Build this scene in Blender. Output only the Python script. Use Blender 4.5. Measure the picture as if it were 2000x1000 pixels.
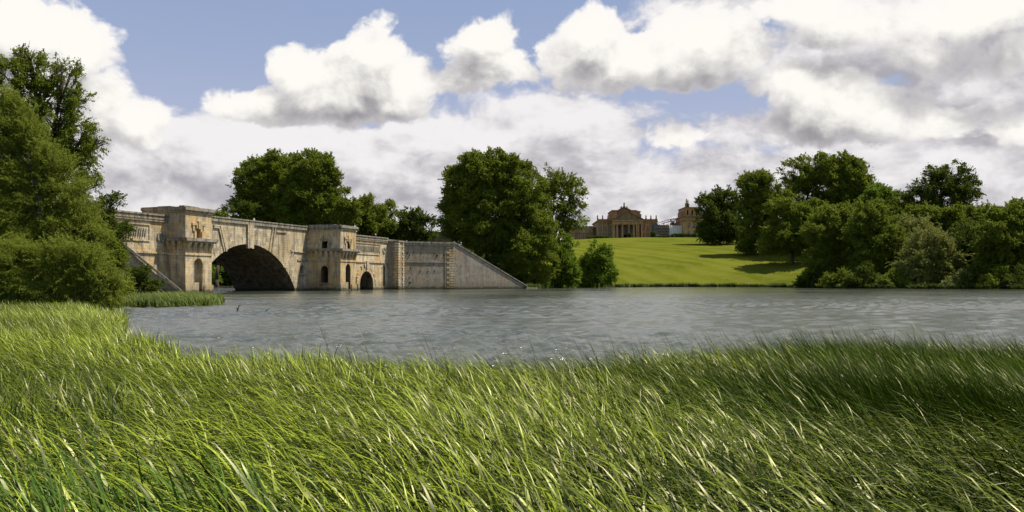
import bpy, bmesh, math, random
import numpy as np
from mathutils import Vector, Matrix
for o in list(bpy.data.objects): bpy.data.objects.remove(o)
random.seed(7); R = np.random.default_rng(11)
S = bpy.context.scene; COL = S.collection
# ------------------------------------------------------------------ camera
F = 1650.0; HZ = 549.5; EYE = 2.2            # photo focal length, horizon row (2000x1000), eye height over the water
cam = bpy.data.cameras.new('camera'); camo = bpy.data.objects.new('camera', cam); COL.objects.link(camo)
camo.location = (0, 0, EYE); camo.rotation_euler = (math.radians(90), 0, 0)
cam.sensor_width = 36; cam.lens = 36*F/2000; cam.shift_y = (HZ-500)/2000
cam.clip_start = .1; cam.clip_end = 12000
S.camera = camo
S.view_settings.view_transform = 'Standard'; S.view_settings.look = 'None'
S.view_settings.exposure = 0.5; S.view_settings.gamma = 1
# ------------------------------------------------------------------ sun and sky
SUNDIR = Vector((.526, .122, 1.0)).normalized()
sun_el = math.asin(SUNDIR.z); sun_az = math.atan2(SUNDIR.x, SUNDIR.y)
sl = bpy.data.lights.new('sun', 'SUN'); sl.energy = 5.0; sl.angle = math.radians(.5); sl.color = (1, .94, .82)
so = bpy.data.objects.new('sun', sl); COL.objects.link(so)
so.rotation_euler = SUNDIR.to_track_quat('Z', 'Y').to_euler(); so.location = (60, 40, 120)

class NT:
    """tiny helper for node trees"""
    def __init__(s, t): s.t = t
    def n(s, typ, ins=None, **kw):
        nd = s.t.nodes.new(typ)
        for k, v in kw.items(): setattr(nd, k, v)
        for k, v in (ins or {}).items():
            if isinstance(v, bpy.types.NodeSocket): s.t.links.new(v, nd.inputs[k])
            else: nd.inputs[k].default_value = v
        return nd
    def m(s, op, a, b=0.0, c=0.0, clamp=False):
        nd = s.n('ShaderNodeMath', {0: a, 1: b, 2: c}, operation=op); nd.use_clamp = clamp; return nd.outputs[0]
    def v(s, op, a, b=(0, 0, 0)):
        nd = s.n('ShaderNodeVectorMath', {0: a, 1: b}, operation=op)
        return nd.outputs['Value'] if op in ('LENGTH', 'DOT_PRODUCT', 'DISTANCE') else nd.outputs[0]
    def ss(s, x, a, b):
        return s.n('ShaderNodeMapRange', {0: x, 1: a, 2: b, 3: 0.0, 4: 1.0}, interpolation_type='SMOOTHSTEP').outputs[0]
    def lr(s, x, a, b, c=0.0, d=1.0):
        return s.n('ShaderNodeMapRange', {0: x, 1: a, 2: b, 3: c, 4: d}).outputs[0]
    def mix(s, f, a, b, mode='MIX'):
        nd = s.n('ShaderNodeMix', data_type='RGBA', blend_type=mode)
        for k, v in ((0, f), (6, a), (7, b)):
            if isinstance(v, bpy.types.NodeSocket): s.t.links.new(v, nd.inputs[k])
            else: nd.inputs[k].default_value = v if k == 0 else tuple(v)[:3]+(1,)
        return nd.outputs[2]
    def noise(s, vec, scale, detail=5, rough=.55, dist=0.0, out=0):
        return s.n('ShaderNodeTexNoise', {'Vector': vec, 'Scale': scale, 'Detail': detail, 'Roughness': rough, 'Distortion': dist}).outputs[out]

def c_(r, g, b):                                     # sRGB 0..255 -> linear
    return tuple(((v/255)/12.92 if v/255 < .04045 else ((v/255+.055)/1.055)**2.4) for v in (r, g, b))
def ang(px, py):
    u = math.atan((px-1000)/F); return u, math.atan((HZ-py)/F*math.cos(u))

W = bpy.data.worlds.new('World'); S.world = W; W.use_nodes = True
wt = W.node_tree; wt.nodes.clear(); w = NT(wt)
SKYS = .1
sky = w.n('ShaderNodeTexSky', sky_type='NISHITA'); sky.sun_disc = False; sky.sun_elevation = sun_el; sky.sun_rotation = sun_az
sky.air_density = 1.0; sky.dust_density = 1.0; sky.ozone_density = 1.0
# cloud positions as bearing / elevation, each an ellipse: px, py, rx, ry of the photograph
CUM = [(60,60,125,85),(150,100,70,85),(196,205,58,72),(70,150,110,95),(240,235,62,46),(20,230,120,90),
 (733,112,58,72),(700,150,120,60),(600,145,80,48),(800,160,62,50),(520,196,66,42),(650,200,165,48),(770,200,80,38),(436,196,34,22),
 (942,75,62,50),(960,130,70,48),(995,140,48,32),(880,165,60,26),
 (1155,62,60,55),(1140,105,84,54),(1245,105,105,46),(1365,80,118,56),(1450,98,70,40),(1200,142,100,30),(1330,125,110,30),
 (1548,165,66,44),(1600,190,90,60),(1650,215,95,60),(1720,215,62,42),(1570,245,80,40),(1650,255,130,30),
 (1335,256,50,22),(1850,222,90,30),(1975,245,55,34),(1690,50,150,40),(1900,30,150,50),(1580,15,120,34),(1960,110,90,34),(1810,100,90,28)]
STR = [(1080,255,170,75),(950,280,220,80),(760,330,260,85),(480,330,330,100),(300,290,170,80),(600,430,600,110),(1060,400,380,90),
 (250,430,300,130),(1250,330,150,40),(1790,40,330,95),(1920,110,200,50),(1470,10,210,26),(1350,0,100,22),(1590,105,170,40),(1900,190,160,55),(1900,300,300,70),
 (1600,330,280,60),(1420,350,150,45),(1300,400,300,55),(1850,400,400,90),(1500,250,130,30),(180,330,120,60),(500,500,500,90),(1100,500,400,80),(1500,480,400,90),(1950,480,300,100),(0,450,260,120),(1350,360,90,30),(950,-260,380,95),(400,-330,300,90),(1500,-230,260,80),(1750,-480,400,140)]  # the last four are unseen clouds above the view, added to brighten the water
def field_group(name, blobs):
    g = bpy.data.node_groups.new(name, 'ShaderNodeTree')
    g.interface.new_socket('P', in_out='INPUT', socket_type='NodeSocketVector')
    g.interface.new_socket('F', in_out='OUTPUT', socket_type='NodeSocketFloat')
    t = NT(g); gi = t.n('NodeGroupInput'); go = t.n('NodeGroupOutput')
    cur = None
    for (px, py, rx, ry) in blobs:
        u, v = ang(px, py); k = F*math.cos(u)**-1.2
        q = t.v('MULTIPLY', t.v('SUBTRACT', gi.outputs[0], (u, v, 0)), (k/rx, k/ry, 0))
        l = t.m('MULTIPLY', t.m('SUBTRACT', 1.0, t.v('LENGTH', q)), min(rx, ry)/60)
        if cur is None: cur = l
        else:
            nd = t.n('ShaderNodeMath', {0: cur, 1: l, 2: .12}, operation='SMOOTH_MAX'); cur = nd.outputs[0]
    t.t.links.new(cur, go.inputs[0]); return g
gc = field_group('cumulus field', CUM); gs = field_group('sheet field', STR)
tc = w.n('ShaderNodeTexCoord').outputs['Generated']
sx = w.n('ShaderNodeSeparateXYZ', {0: tc})
az = w.m('ARCTAN2', sx.outputs[0], sx.outputs[1]); el = w.m('ARCSINE', sx.outputs[2])
P = w.n('ShaderNodeCombineXYZ', {0: az, 1: el, 2: 0.0}).outputs[0]
def grp(g, Pv):
    nd = wt.nodes.new('ShaderNodeGroup'); nd.node_tree = g; wt.links.new(Pv, nd.inputs[0]); return nd.outputs[0]
def warped(Pv, warp, ws, stretch):
    nz = w.n('ShaderNodeTexNoise', {'Vector': w.v('MULTIPLY', Pv, (1, stretch, 1)), 'Scale': ws, 'Detail': 3.0, 'Roughness': .5}).outputs[1]
    return w.v('ADD', Pv, w.v('MULTIPLY', w.v('SUBTRACT', nz, (.5, .5, .5)), (warp, warp, 0)))
def puffs(Pw, sc, stretch):
    q = w.v('MULTIPLY', Pw, (1, stretch, 1))
    vo = w.n('ShaderNodeTexVoronoi', {'Vector': q, 'Scale': sc, 'Detail': 3.0, 'Roughness': .55, 'Lacunarity': 2.2, 'Smoothness': .6}, feature='SMOOTH_F1', voronoi_dimensions='2D', normalize=True).outputs[0]
    n2 = w.noise(q, sc*1.1, 7, .58)
    return w.m('ADD', w.m('MULTIPLY', w.m('SUBTRACT', .36, vo), 1.0), w.m('MULTIPLY', w.m('SUBTRACT', n2, .5), 1.5))
def layer(g, warp, ws, sc, stretch, amp, lo, hi, dv):
    Pw = warped(P, warp, ws, stretch); f0 = grp(g, Pw); p0 = puffs(Pw, sc, stretch)
    P2 = w.v('ADD', P, dv); Pw2 = warped(P2, warp, ws, stretch); p1 = puffs(Pw2, sc, stretch)
    fb = grp(g, w.v('ADD', Pw, (dv[0]*1.2, dv[1]*2.2, 0)))
    dens = w.m('ADD', f0, w.m('MULTIPLY', p0, amp)); a = w.ss(dens, lo, hi)
    return dens, a, w.m('SUBTRACT', f0, fb), w.m('SUBTRACT', p0, p1)
s0, a_s, bs, rs = layer(gs, .07, 6, 13, 1.6, 1.25, -.22, .30, (.010, .022, 0))
l_s = w.ss(w.m('ADD', w.m('MULTIPLY', bs, .5), w.m('MULTIPLY', rs, 1.35)), -.68, .82)
low = w.ss(el, .30, .02)
c0, a_c, bc, rc = layer(gc, .05, 9, 19, 1.15, .9, -.15, .14, (.010, .020, 0))
l_c = w.ss(w.m('ADD', w.m('MULTIPLY', bc, 1.15), w.m('MULTIPLY', rc, 1.25)), -.85, .98)
def L(r, g, b, k=1.0): return tuple(v*k/SKYS/2**S.view_settings.exposure for v in c_(r, g, b))
blue = w.mix(w.ss(el, .02, .36), L(192, 196, 218), L(148, 166, 202))
blue = w.mix(.06, blue, sky.outputs[0])
colS = w.mix(l_s, L(172, 170, 177), L(243, 240, 241))
colC = w.mix(l_c, L(150, 148, 153), L(255, 252, 246, 1.0))
edge = w.ss(c0, .5, .0)
colC = w.mix(w.m('MULTIPLY', edge, .35), colC, L(250, 246, 248))
# far from the photographed part of the sky plain noise clouds
outv = w.ss(w.v('LENGTH', w.v('SUBTRACT', P, (0, .12, 0))), .62, .85)
behind = w.ss(sx.outputs[1], .12, -.2)
on = w.noise(w.v('MULTIPLY', tc, (1, 1, 2)), 3.2, 7, .58)
oa = w.m('MULTIPLY', w.m('MULTIPLY', outv, w.ss(on, .46, .60)), w.m('SUBTRACT', .5, w.m('MULTIPLY', behind, .4)))
blue = w.mix(behind, blue, sky.outputs[0])
c = w.mix(a_s, blue, colS); c = w.mix(a_c, c, colC)
c = w.mix(oa, c, w.mix(w.ss(on, .52, .72), L(238, 234, 236), L(185, 182, 190)))
bg = w.n('ShaderNodeBackground', {'Color': c, 'Strength': SKYS})
wo = w.n('ShaderNodeOutputWorld'); wt.links.new(bg.outputs[0], wo.inputs[0])
W.cycles.sampling_method = 'MANUAL'; W.cycles.sample_map_resolution = 1024

# ------------------------------------------------------------------ generic helpers
def at(px, py, Y): return Vector(((px-1000)/F*Y, Y, EYE+(HZ-py)/F*Y))
def tag(o, label=None, cat=None, group=None, kind=None):
    for k, v in (('label', label), ('category', cat), ('group', group), ('kind', kind)):
        if v: o[k] = v
    return o
def empty(name, loc, rz=0, parent=None):
    o = bpy.data.objects.new(name, None); COL.objects.link(o); o.location = loc; o.rotation_euler = (0, 0, rz)
    if parent: o.parent = parent
    return o
def mesh_np(name, verts, faces, mat, parent=None, smooth=False, tint=None):
    """verts (n,3); faces (m,k) all of the same size"""
    me = bpy.data.meshes.new(name); n, (m, k) = len(verts), faces.shape
    me.vertices.add(n); me.vertices.foreach_set('co', np.ascontiguousarray(verts, dtype=np.float32).ravel())
    me.loops.add(m*k); me.loops.foreach_set('vertex_index', np.ascontiguousarray(faces, dtype=np.int32).ravel())
    me.polygons.add(m); me.polygons.foreach_set('loop_start', np.arange(0, m*k, k, dtype=np.int32))
    me.polygons.foreach_set('loop_total', np.full(m, k, dtype=np.int32))
    if smooth: me.polygons.foreach_set('use_smooth', np.ones(m, dtype=bool))
    me.update(calc_edges=True)
    if tint is not None:
        a = me.attributes.new('tint', 'FLOAT', 'POINT'); a.data.foreach_set('value', np.ascontiguousarray(tint, dtype=np.float32))
    me.materials.append(mat); o = bpy.data.objects.new(name, me); COL.objects.link(o)
    if parent: o.parent = parent
    return o
class MB:
    """collects solids, then links them as one mesh"""
    def __init__(s): s.bm = bmesh.new()
    def prism(s, pts, ax, a, b):
        """pts: outline in the two other axes (in x,y,z order); extruded along axis ax from a to b"""
        def mk(p, h):
            p = list(p); p.insert(ax, h); return s.bm.verts.new(p)
        lo = [mk(p, a) for p in pts]; hi = [mk(p, b) for p in pts]; n = len(pts)
        for i in range(n): s.bm.faces.new((lo[i], lo[(i+1) % n], hi[(i+1) % n], hi[i]))
        f1 = s.bm.faces.new(lo[::-1]); f2 = s.bm.faces.new(hi)
        if n > 4: bmesh.ops.triangulate(s.bm, faces=[f1, f2])
        return s
    def box(s, x0, x1, y0, y1, z0, z1):
        return s.prism([(x0, y0), (x1, y0), (x1, y1), (x0, y1)], 2, z0, z1)
    def wall(s, p, q, th, top0, top1, z0=-1.5, zq=None):
        """wall from p to q in plan, thickness th behind, sloping top"""
        p = Vector(p); q = Vector(q); d = (q-p).normalized(); n = Vector((-d.y, d.x))*th
        vs = [s.bm.verts.new((v.x, v.y, z)) for v, z in ((p, z0), (q, z0 if zq is None else zq), (q+n, z0 if zq is None else zq), (p+n, z0), (p, top0), (q, top1), (q+n, top1), (p+n, top0))]
        for f in ((0, 3, 2, 1), (4, 5, 6, 7), (0, 1, 5, 4), (1, 2, 6, 5), (2, 3, 7, 6), (3, 0, 4, 7)): s.bm.faces.new([vs[i] for i in f])
        return s
    def tube(s, p, q, r0, r1, k=7):
        p = Vector(p); q = Vector(q); z = (q-p).normalized(); x = z.orthogonal().normalized(); y = z.cross(x)
        a = [s.bm.verts.new(p+(x*math.cos(i*6.2832/k)+y*math.sin(i*6.2832/k))*r0) for i in range(k)]
        b = [s.bm.verts.new(q+(x*math.cos(i*6.2832/k)+y*math.sin(i*6.2832/k))*r1) for i in range(k)]
        for i in range(k): s.bm.faces.new((a[i], a[(i+1) % k], b[(i+1) % k], b[i])).smooth = True
        s.bm.faces.new(a[::-1]); s.bm.faces.new(b); return s
    def lathe(s, c, prof, k=10):
        rings = [[s.bm.verts.new((c[0]+r*math.cos(i*6.2832/k), c[1]+r*math.sin(i*6.2832/k), c[2]+z)) for i in range(k)] for r, z in prof]
        for a, b in zip(rings, rings[1:]):
            for i in range(k): s.bm.faces.new((a[i], a[(i+1) % k], b[(i+1) % k], b[i]))
        s.bm.faces.new(rings[0][::-1]); s.bm.faces.new(rings[-1]); return s
    def build(s, name, mat, parent=None):
        bmesh.ops.recalc_face_normals(s.bm, faces=s.bm.faces)
        me = bpy.data.meshes.new(name); s.bm.to_mesh(me); s.bm.free(); me.materials.append(mat)
        o = bpy.data.objects.new(name, me); COL.objects.link(o)
        if parent: o.parent = parent
        return o
def carve(o, cutters):
    """boolean difference, applied; the cutters are removed"""
    obs = []
    for cmb in cutters:
        cu = cmb.build('cut', o.data.materials[0], o.parent); obs.append(cu)
        md = o.modifiers.new('b', 'BOOLEAN'); md.operation = 'DIFFERENCE'; md.object = cu; md.solver = 'EXACT'
    bpy.context.view_layer.update(); dg = bpy.context.evaluated_depsgraph_get()
    me = bpy.data.meshes.new_from_object(o.evaluated_get(dg)); o.modifiers.clear(); old = o.data; o.data = me; me.name = old.name
    for cu in obs: bpy.data.objects.remove(cu)
    return o
def shade_inside(o, m_=None):
    """faces inside the openings get a darker stone, shade painted in"""
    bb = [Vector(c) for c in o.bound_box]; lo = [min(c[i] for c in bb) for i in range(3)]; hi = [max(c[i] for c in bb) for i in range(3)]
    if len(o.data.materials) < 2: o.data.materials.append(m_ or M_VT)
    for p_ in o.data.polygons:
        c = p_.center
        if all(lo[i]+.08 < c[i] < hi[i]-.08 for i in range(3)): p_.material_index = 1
def arch_pts(c, w2, z0, spring, k=14):
    """outline of a round-headed opening"""
    return [(c-w2, z0)]+[(c-w2*math.cos(math.pi*i/k), spring+w2*math.sin(math.pi*i/k)) for i in range(k+1)]+[(c+w2, z0)]

# ------------------------------------------------------------------ materials
def mat(name):
    m = bpy.data.materials.new(name); m.use_nodes = True; m.node_tree.nodes.clear(); return m, NT(m.node_tree)
def out(t, sh): o = t.n('ShaderNodeOutputMaterial'); t.t.links.new(sh, o.inputs[0])
def stone(name, pale, grey, ochre, dark, amt=.5, scale=1.0, block=True, wet=True):
    m, t = mat(name); co = t.n('ShaderNodeTexCoord').outputs['Object']; s = t.n('ShaderNodeSeparateXYZ', {0: co})
    xy = t.m('ADD', s.outputs[0], s.outputs[1])
    big = t.noise(co, .16*scale, 5, .6, .4); mid = t.noise(co, .75*scale, 6, .65, .3); fine = t.noise(co, 4.5*scale, 5, .7)
    st = t.noise(t.v('MULTIPLY', co, (1, 1, .13)), 1.1*scale, 5, .65, .5)
    bv = t.n('ShaderNodeCombineXYZ', {0: xy, 1: s.outputs[2], 2: 0.0}).outputs[0]
    br = t.n('ShaderNodeTexBrick', {'Vector': bv, 'Color1': (.90, .90, .90, 1), 'Color2': (1.06, 1.06, 1.06, 1), 'Mortar': (.74, .72, .68, 1), 'Scale': 1.0, 'Mortar Size': .022, 'Mortar Smooth': .3, 'Brick Width': 1.15, 'Row Height': .52})
    c = t.mix(t.ss(big, .40, .62), pale, ochre)
    c = t.mix(t.m('MULTIPLY', t.ss(mid, .44, .62), .85), c, grey)
    c = t.mix(t.m('MULTIPLY', t.ss(st, .46, .64), amt), c, dark)
    c = t.mix(t.m('MULTIPLY', t.ss(fine, .55, .75), .35), c, dark)
    if block: c = t.mix(.75, c, br.outputs[0], 'MULTIPLY')
    if wet:
        wn = t.m('ADD', s.outputs[2], t.m('MULTIPLY', t.m('SUBTRACT', mid, .5), 2.2))
        c = t.mix(t.m('MULTIPLY', t.ss(wn, 2.6, .9), .35), c, (.10, .095, .06)); c = t.mix(t.m('MULTIPLY', t.ss(wn, 1.0, .25), .85), c, (.03, .036, .02))
    bp = t.n('ShaderNodeBump', {'Strength': .6, 'Distance': .06, 'Height': t.m('ADD', t.m('MULTIPLY', fine, .8), t.m('ADD', mid, t.m('MULTIPLY', br.outputs[1], -.6 if block else 0)))})
    b = t.n('ShaderNodeBsdfPrincipled', {'Base Color': c, 'Roughness': .92, 'Specular IOR Level': .2, 'Normal': bp.outputs[0]})
    out(t, b.outputs[0]); return m
M_ST = stone('limestone', (.60, .49, .315), (.36, .30, .215), (.54, .365, .155), (.10, .083, .058), .6)
M_VT = stone('shaded_vault_stone', (0.156, 0.1248, 0.0858), (0.078, 0.0663, 0.0468), (0.1872, 0.1248, 0.0624), (0.0234, 0.02028, 0.0156), .8)  # limestone darkened to paint in shade under the arch and inside openings
M_CO = stone('coping_stone', (0.3276, 0.2886, 0.2184), (0.2028, 0.1833, 0.1482), (0.2964, 0.234, 0.1482), (0.0546, 0.0507, 0.039), .75, 1.6, False, False)
M_SP = stone('spandrel_stone', (.57, .475, .32), (.29, .245, .175), (.43, .325, .175), (.09, .075, .055), .6)
M_AB = stone('abutment_stone', (.33, .285, .22), (.22, .195, .16), (.33, .25, .16), (.085, .075, .06), .35)
M_PA = stone('palace_stone', (.43, .265, .13), (.30, .21, .125), (.44, .225, .09), (.13, .085, .05), .5, .6, False, False)
M_PD = stone('palace_dark_stone', (.25, .165, .085), (.18, .14, .09), (.28, .155, .065), (.08, .055, .04), .5, .6, False, False)
def plain(name, col, rough=.8, spec=.3, var=.25, scale=2.0, metal=0.0):
    m, t = mat(name); co = t.n('ShaderNodeTexCoord').outputs['Object']
    n = t.noise(co, scale, 5, .6)
    c = t.mix(t.ss(n, .3, .7), tuple(v*(1-var) for v in col), tuple(min(1, v*(1+var)) for v in col))
    b = t.n('ShaderNodeBsdfPrincipled', {'Base Color': c, 'Roughness': rough, 'Specular IOR Level': spec, 'Metallic': metal})
    out(t, b.outputs[0]); return m
M_BARK = plain('bark', (0.0585, 0.0468, 0.0351), .95, .1, .4, 3)
M_TWIG = plain('dead_wood', (0.078, 0.0585, 0.0429), .9, .2, .3, 8)
M_GLASS = plain('window_glass', (.13, .12, .12), .25, .5, .3, 1)
M_DARK = plain('dark_interior', (0.0156, 0.01404, 0.0117), .9, .1)
M_ROAD = plain('gravel_road', (0.234, 0.2028, 0.156), .95, .1, .2, 2)
M_WHITE = plain('white_sheeting', (.74, .69, .66), .8, .1, .06, .4)
M_STEEL = plain('scaffold_steel', (0.351, 0.351, 0.3588), .4, .5, .1, 1, .6)
M_BOARD = plain('scaffold_board', (0.2964, 0.2574, 0.195), .8, .2, .2, 1)
M_NET = plain('debris_netting', (0.1014, 0.1092, 0.117), .8, .2, .3, .6)
M_LEAD = plain('lead_roof', (0.078, 0.078, 0.078), .7, .3, .2, .5)
M_SKIN = plain('skin', (0.39, 0.2574, 0.195), .6, .4, .05)
M_HAIR = plain('hair', (0.0468, 0.0312, 0.0234), .7, .3, .1)
M_BLUECLOTH = plain('blue_cloth', (0.078, 0.1092, 0.195), .9, .1, .1); M_PINK = plain('pale_pink_cloth', (0.507, 0.351, 0.3354), .9, .1, .1)
M_WCLOTH = plain('white_cloth', (0.585, 0.5694, 0.546), .9, .1, .05); M_REDCLOTH = plain('red_cloth', (0.3276, 0.078, 0.0624), .9, .1, .1)
def leafmat(name, a, b, tr=.35, rough=.5, spec=.35, attr=False):
    m, t = mat(name); co = t.n('ShaderNodeTexCoord').outputs['Object']
    oi = t.n('ShaderNodeObjectInfo').outputs['Random']
    if attr: f = t.n('ShaderNodeAttribute', attribute_name='tint').outputs['Fac']
    else:
        at_ = t.n('ShaderNodeAttribute', attribute_name='tint').outputs['Fac']
        f = t.m('ADD', t.m('MULTIPLY', t.noise(co, .35, 4, .6), .7), t.m('ADD', t.m('MULTIPLY', at_, .45), -.1), clamp=True)
    c = t.mix(f, a, b)
    p = t.n('ShaderNodeBsdfPrincipled', {'Base Color': c, 'Roughness': rough, 'Specular IOR Level': spec})
    tl = t.n('ShaderNodeBsdfTranslucent', {'Color': t.mix(.5, c, tuple(v*1.3 for v in b))})
    mx = t.n('ShaderNodeMixShader', {0: tr, 1: p.outputs[0], 2: tl.outputs[0]}); out(t, mx.outputs[0]); return m
LM = {
 'dark': leafmat('dark_leaves', (.034, .052, .007), (.125, .160, .018), .33, .6, .08),
 'mid': leafmat('oak_leaves', (.058, .085, .010), (.225, .265, .026), .38, .6, .08),
 'light': leafmat('bright_leaves', (0.078, 0.1248, 0.00936), (0.195, 0.273, 0.0234), .35, .6, .10),
 'olive': leafmat('olive_leaves', (.12, .13, .028), (.30, .31, .075), .3, .6, .10),
 'willow': leafmat('willow_leaves', (.080, .108, .012), (.27, .305, .040), .38, .6, .08),
 'hedge': leafmat('hedge_leaves', (0.0273, 0.0507, 0.00624), (0.0702, 0.1092, 0.0156), .3, .6, .10),
}
def grassmat(name, a, b, yellow, stripe=0.0):
    m, t = mat(name); co = t.n('ShaderNodeTexCoord').outputs['Object']; s = t.n('ShaderNodeSeparateXYZ', {0: co})
    n1 = t.noise(co, .035, 5, .6); n2 = t.noise(co, .5, 6, .7); n3 = t.noise(co, 6, 4, .7)
    c = t.mix(t.ss(n1, .38, .64), a, b); c = t.mix(t.m('MULTIPLY', t.ss(n2, .45, .75), .5), c, yellow)
    if stripe:
        ph = t.m('ADD', t.m('MULTIPLY', s.outputs[0], .42), t.m('MULTIPLY', s.outputs[1], .30))
        ph = t.m('ADD', ph, t.m('ADD', t.m('MULTIPLY', n1, 9.0), t.m('MULTIPLY', n2, 1.5)))
        c = t.mix(t.m('MULTIPLY', t.ss(t.m('SINE', ph), -.4, .4), stripe), c, yellow)
    bp = t.n('ShaderNodeBump', {'Strength': .5, 'Distance': .1, 'Height': t.m('ADD', n2, n3)})
    p = t.n('ShaderNodeBsdfPrincipled', {'Base Color': c, 'Roughness': .95, 'Specular IOR Level': .0, 'Normal': bp.outputs[0]}); out(t, p.outputs[0]); return m
M_LAWN = grassmat('lawn_grass', (.070, .086, .007), (.102, .112, .011), (.150, .142, .030), .3)
M_GROUND = grassmat('rough_grass', (0.0234, 0.02808, 0.0078), (0.039, 0.0429, 0.0117), (0.0585, 0.0546, 0.0195))
def blademat(name, a, b, gl=.016, tr=.14):
    m, t = mat(name); f = t.n('ShaderNodeAttribute', attribute_name='tint').outputs['Fac']; c = t.mix(f, a, b)
    d = t.n('ShaderNodeBsdfDiffuse', {'Color': c, 'Roughness': .3}); tl = t.n('ShaderNodeBsdfTranslucent', {'Color': c})
    g = t.n('ShaderNodeBsdfGlossy', {'Color': (1, .96, .62, 1), 'Roughness': .36})
    m1 = t.n('ShaderNodeMixShader', {0: tr, 1: d.outputs[0], 2: tl.outputs[0]}); m2 = t.n('ShaderNodeMixShader', {0: gl, 1: m1.outputs[0], 2: g.outputs[0]}); out(t, m2.outputs[0]); return m
M_BLADE = blademat('sedge_blades', (.006, .018, .001), (.345, .42, .034), .024, .08)
M_IRIS = blademat('iris_leaves', (.010, .032, .003), (.115, .215, .028), .025, .10)
M_BLADED = blademat('bulrush_blades', (.008, .022, .002), (.18, .27, .018), .02, .10)
M_WEED = leafmat('shore_weeds', (.025, .04, .006), (.12, .15, .02), .2, .5, .10, True)
M_STRAW = leafmat('straw_stems', (0.1248, 0.0936, 0.039), (0.2808, 0.2262, 0.1092), .1, .6, .12, True)
M_TUFT = leafmat('bank_grass', (0.0312, 0.0507, 0.00468), (0.2028, 0.2418, 0.0312), .2, .5, .10, True)
# water
m, t = mat('lake_water'); co = t.n('ShaderNodeTexCoord').outputs['Object']
w1 = t.noise(t.v('MULTIPLY', co, (.55, 1.0, 1)), 1.5, 4, .55, .6)
w2 = t.noise(t.v('MULTIPLY', co, (.7, 1.0, 1)), 5.5, 3, .6, .4)
w3 = t.noise(t.v('MULTIPLY', co, (.4, 1.0, 1)), .32, 3, .5, .5)
gust = t.ss(t.noise(t.v('MULTIPLY', co, (.6, 1.0, 1)), .045, 4, .6, 1.0), .38, .66)
hgt = t.m('ADD', t.m('MULTIPLY', w1, .06), t.m('ADD', t.m('MULTIPLY', w2, .06), t.m('MULTIPLY', w3, .05)))
bp = t.n('ShaderNodeBump', {'Strength': t.lr(gust, 0, 1, .65, 1.0), 'Distance': 1.0, 'Height': hgt})
sy = t.n('ShaderNodeSeparateXYZ', {0: co}).outputs[1]
rgh = t.m('ADD', t.m('SUBTRACT', t.lr(sy, 14, 34, .16, .09), t.lr(sy, 90, 180, 0.0, .02)), t.m('MULTIPLY', gust, .07))                  # open water is wind-roughened, the reed margin sheltered
wc = t.mix(gust, (.046, .054, .034), (.086, .088, .066))
p = t.n('ShaderNodeBsdfPrincipled', {'Base Color': wc, 'Roughness': rgh, 'IOR': 1.33, 'Specular IOR Level': .75, 'Normal': bp.outputs[0]})
out(t, p.outputs[0]); M_WATER = m

# ------------------------------------------------------------------ terrain and lake
LAKE = np.array([(-14,30),(-10.5,22),(-7.8,17.2),(-5.5,13.6),(-4.5,12.6),(-2.3,12.5),(0,11.6),(1.1,11.6),(2.4,12.6),(4.4,14.2),(6.6,15.2),(8.2,14),(12,14),(40,13),(320,10),
 (320,190),(190,222),(142,235),(121,250),(103,262),(101,292),(99,328),(60,331),(39,325),(19,290),(9,262),(4,251.3),(-16,239),(-30,232),(-36,238),(-55,270),(-70,330),(-90,400),(-140,420),(-200,390),(-170,300),(-110,200),(-75,165),
 (-62,148),(-57,142),(-53,134),(-38,100),(-29.5,86),(-26.5,76),(-29,71),(-33,69.5),(-34,63),(-27,52),(-19.5,40)], float)
LAKE[:14] *= 1.25
def sdf(X, Y, poly=LAKE):
    d = np.full(X.shape, 1e18); sgn = np.ones(X.shape); n = len(poly)
    for i in range(n):
        a = poly[i]; b = poly[i-1]; ex, ey = b-a; wx = X-a[0]; wy = Y-a[1]
        tt = np.clip((wx*ex+wy*ey)/(ex*ex+ey*ey), 0, 1); d = np.minimum(d, (wx-ex*tt)**2+(wy-ey*tt)**2)
        c1 = Y >= a[1]; c2 = Y < b[1]; c3 = ex*wy > ey*wx
        sgn = np.where((c1 & c2 & c3) | (~c1 & ~c2 & ~c3), -sgn, sgn)
    return sgn*np.sqrt(d)
DX, DY = .332, .943                                             # the bridge's direction in plan
B0 = (-50.2, 196.0)
def smooth(x, a, b):
    x = np.clip((x-a)/(b-a), 0, 1); return x*x*(3-2*x)
def seg_dist(X, Y, p, q):
    e = (q[0]-p[0], q[1]-p[1]); tt = np.clip(((X-p[0])*e[0]+(Y-p[1])*e[1])/(e[0]**2+e[1]**2), 0, 1)
    return np.hypot(X-p[0]-e[0]*tt, Y-p[1]-e[1]*tt)
def Bp(t, n): return (B0[0]+DX*t+DY*n, B0[1]+DY*t-DX*n)
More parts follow.
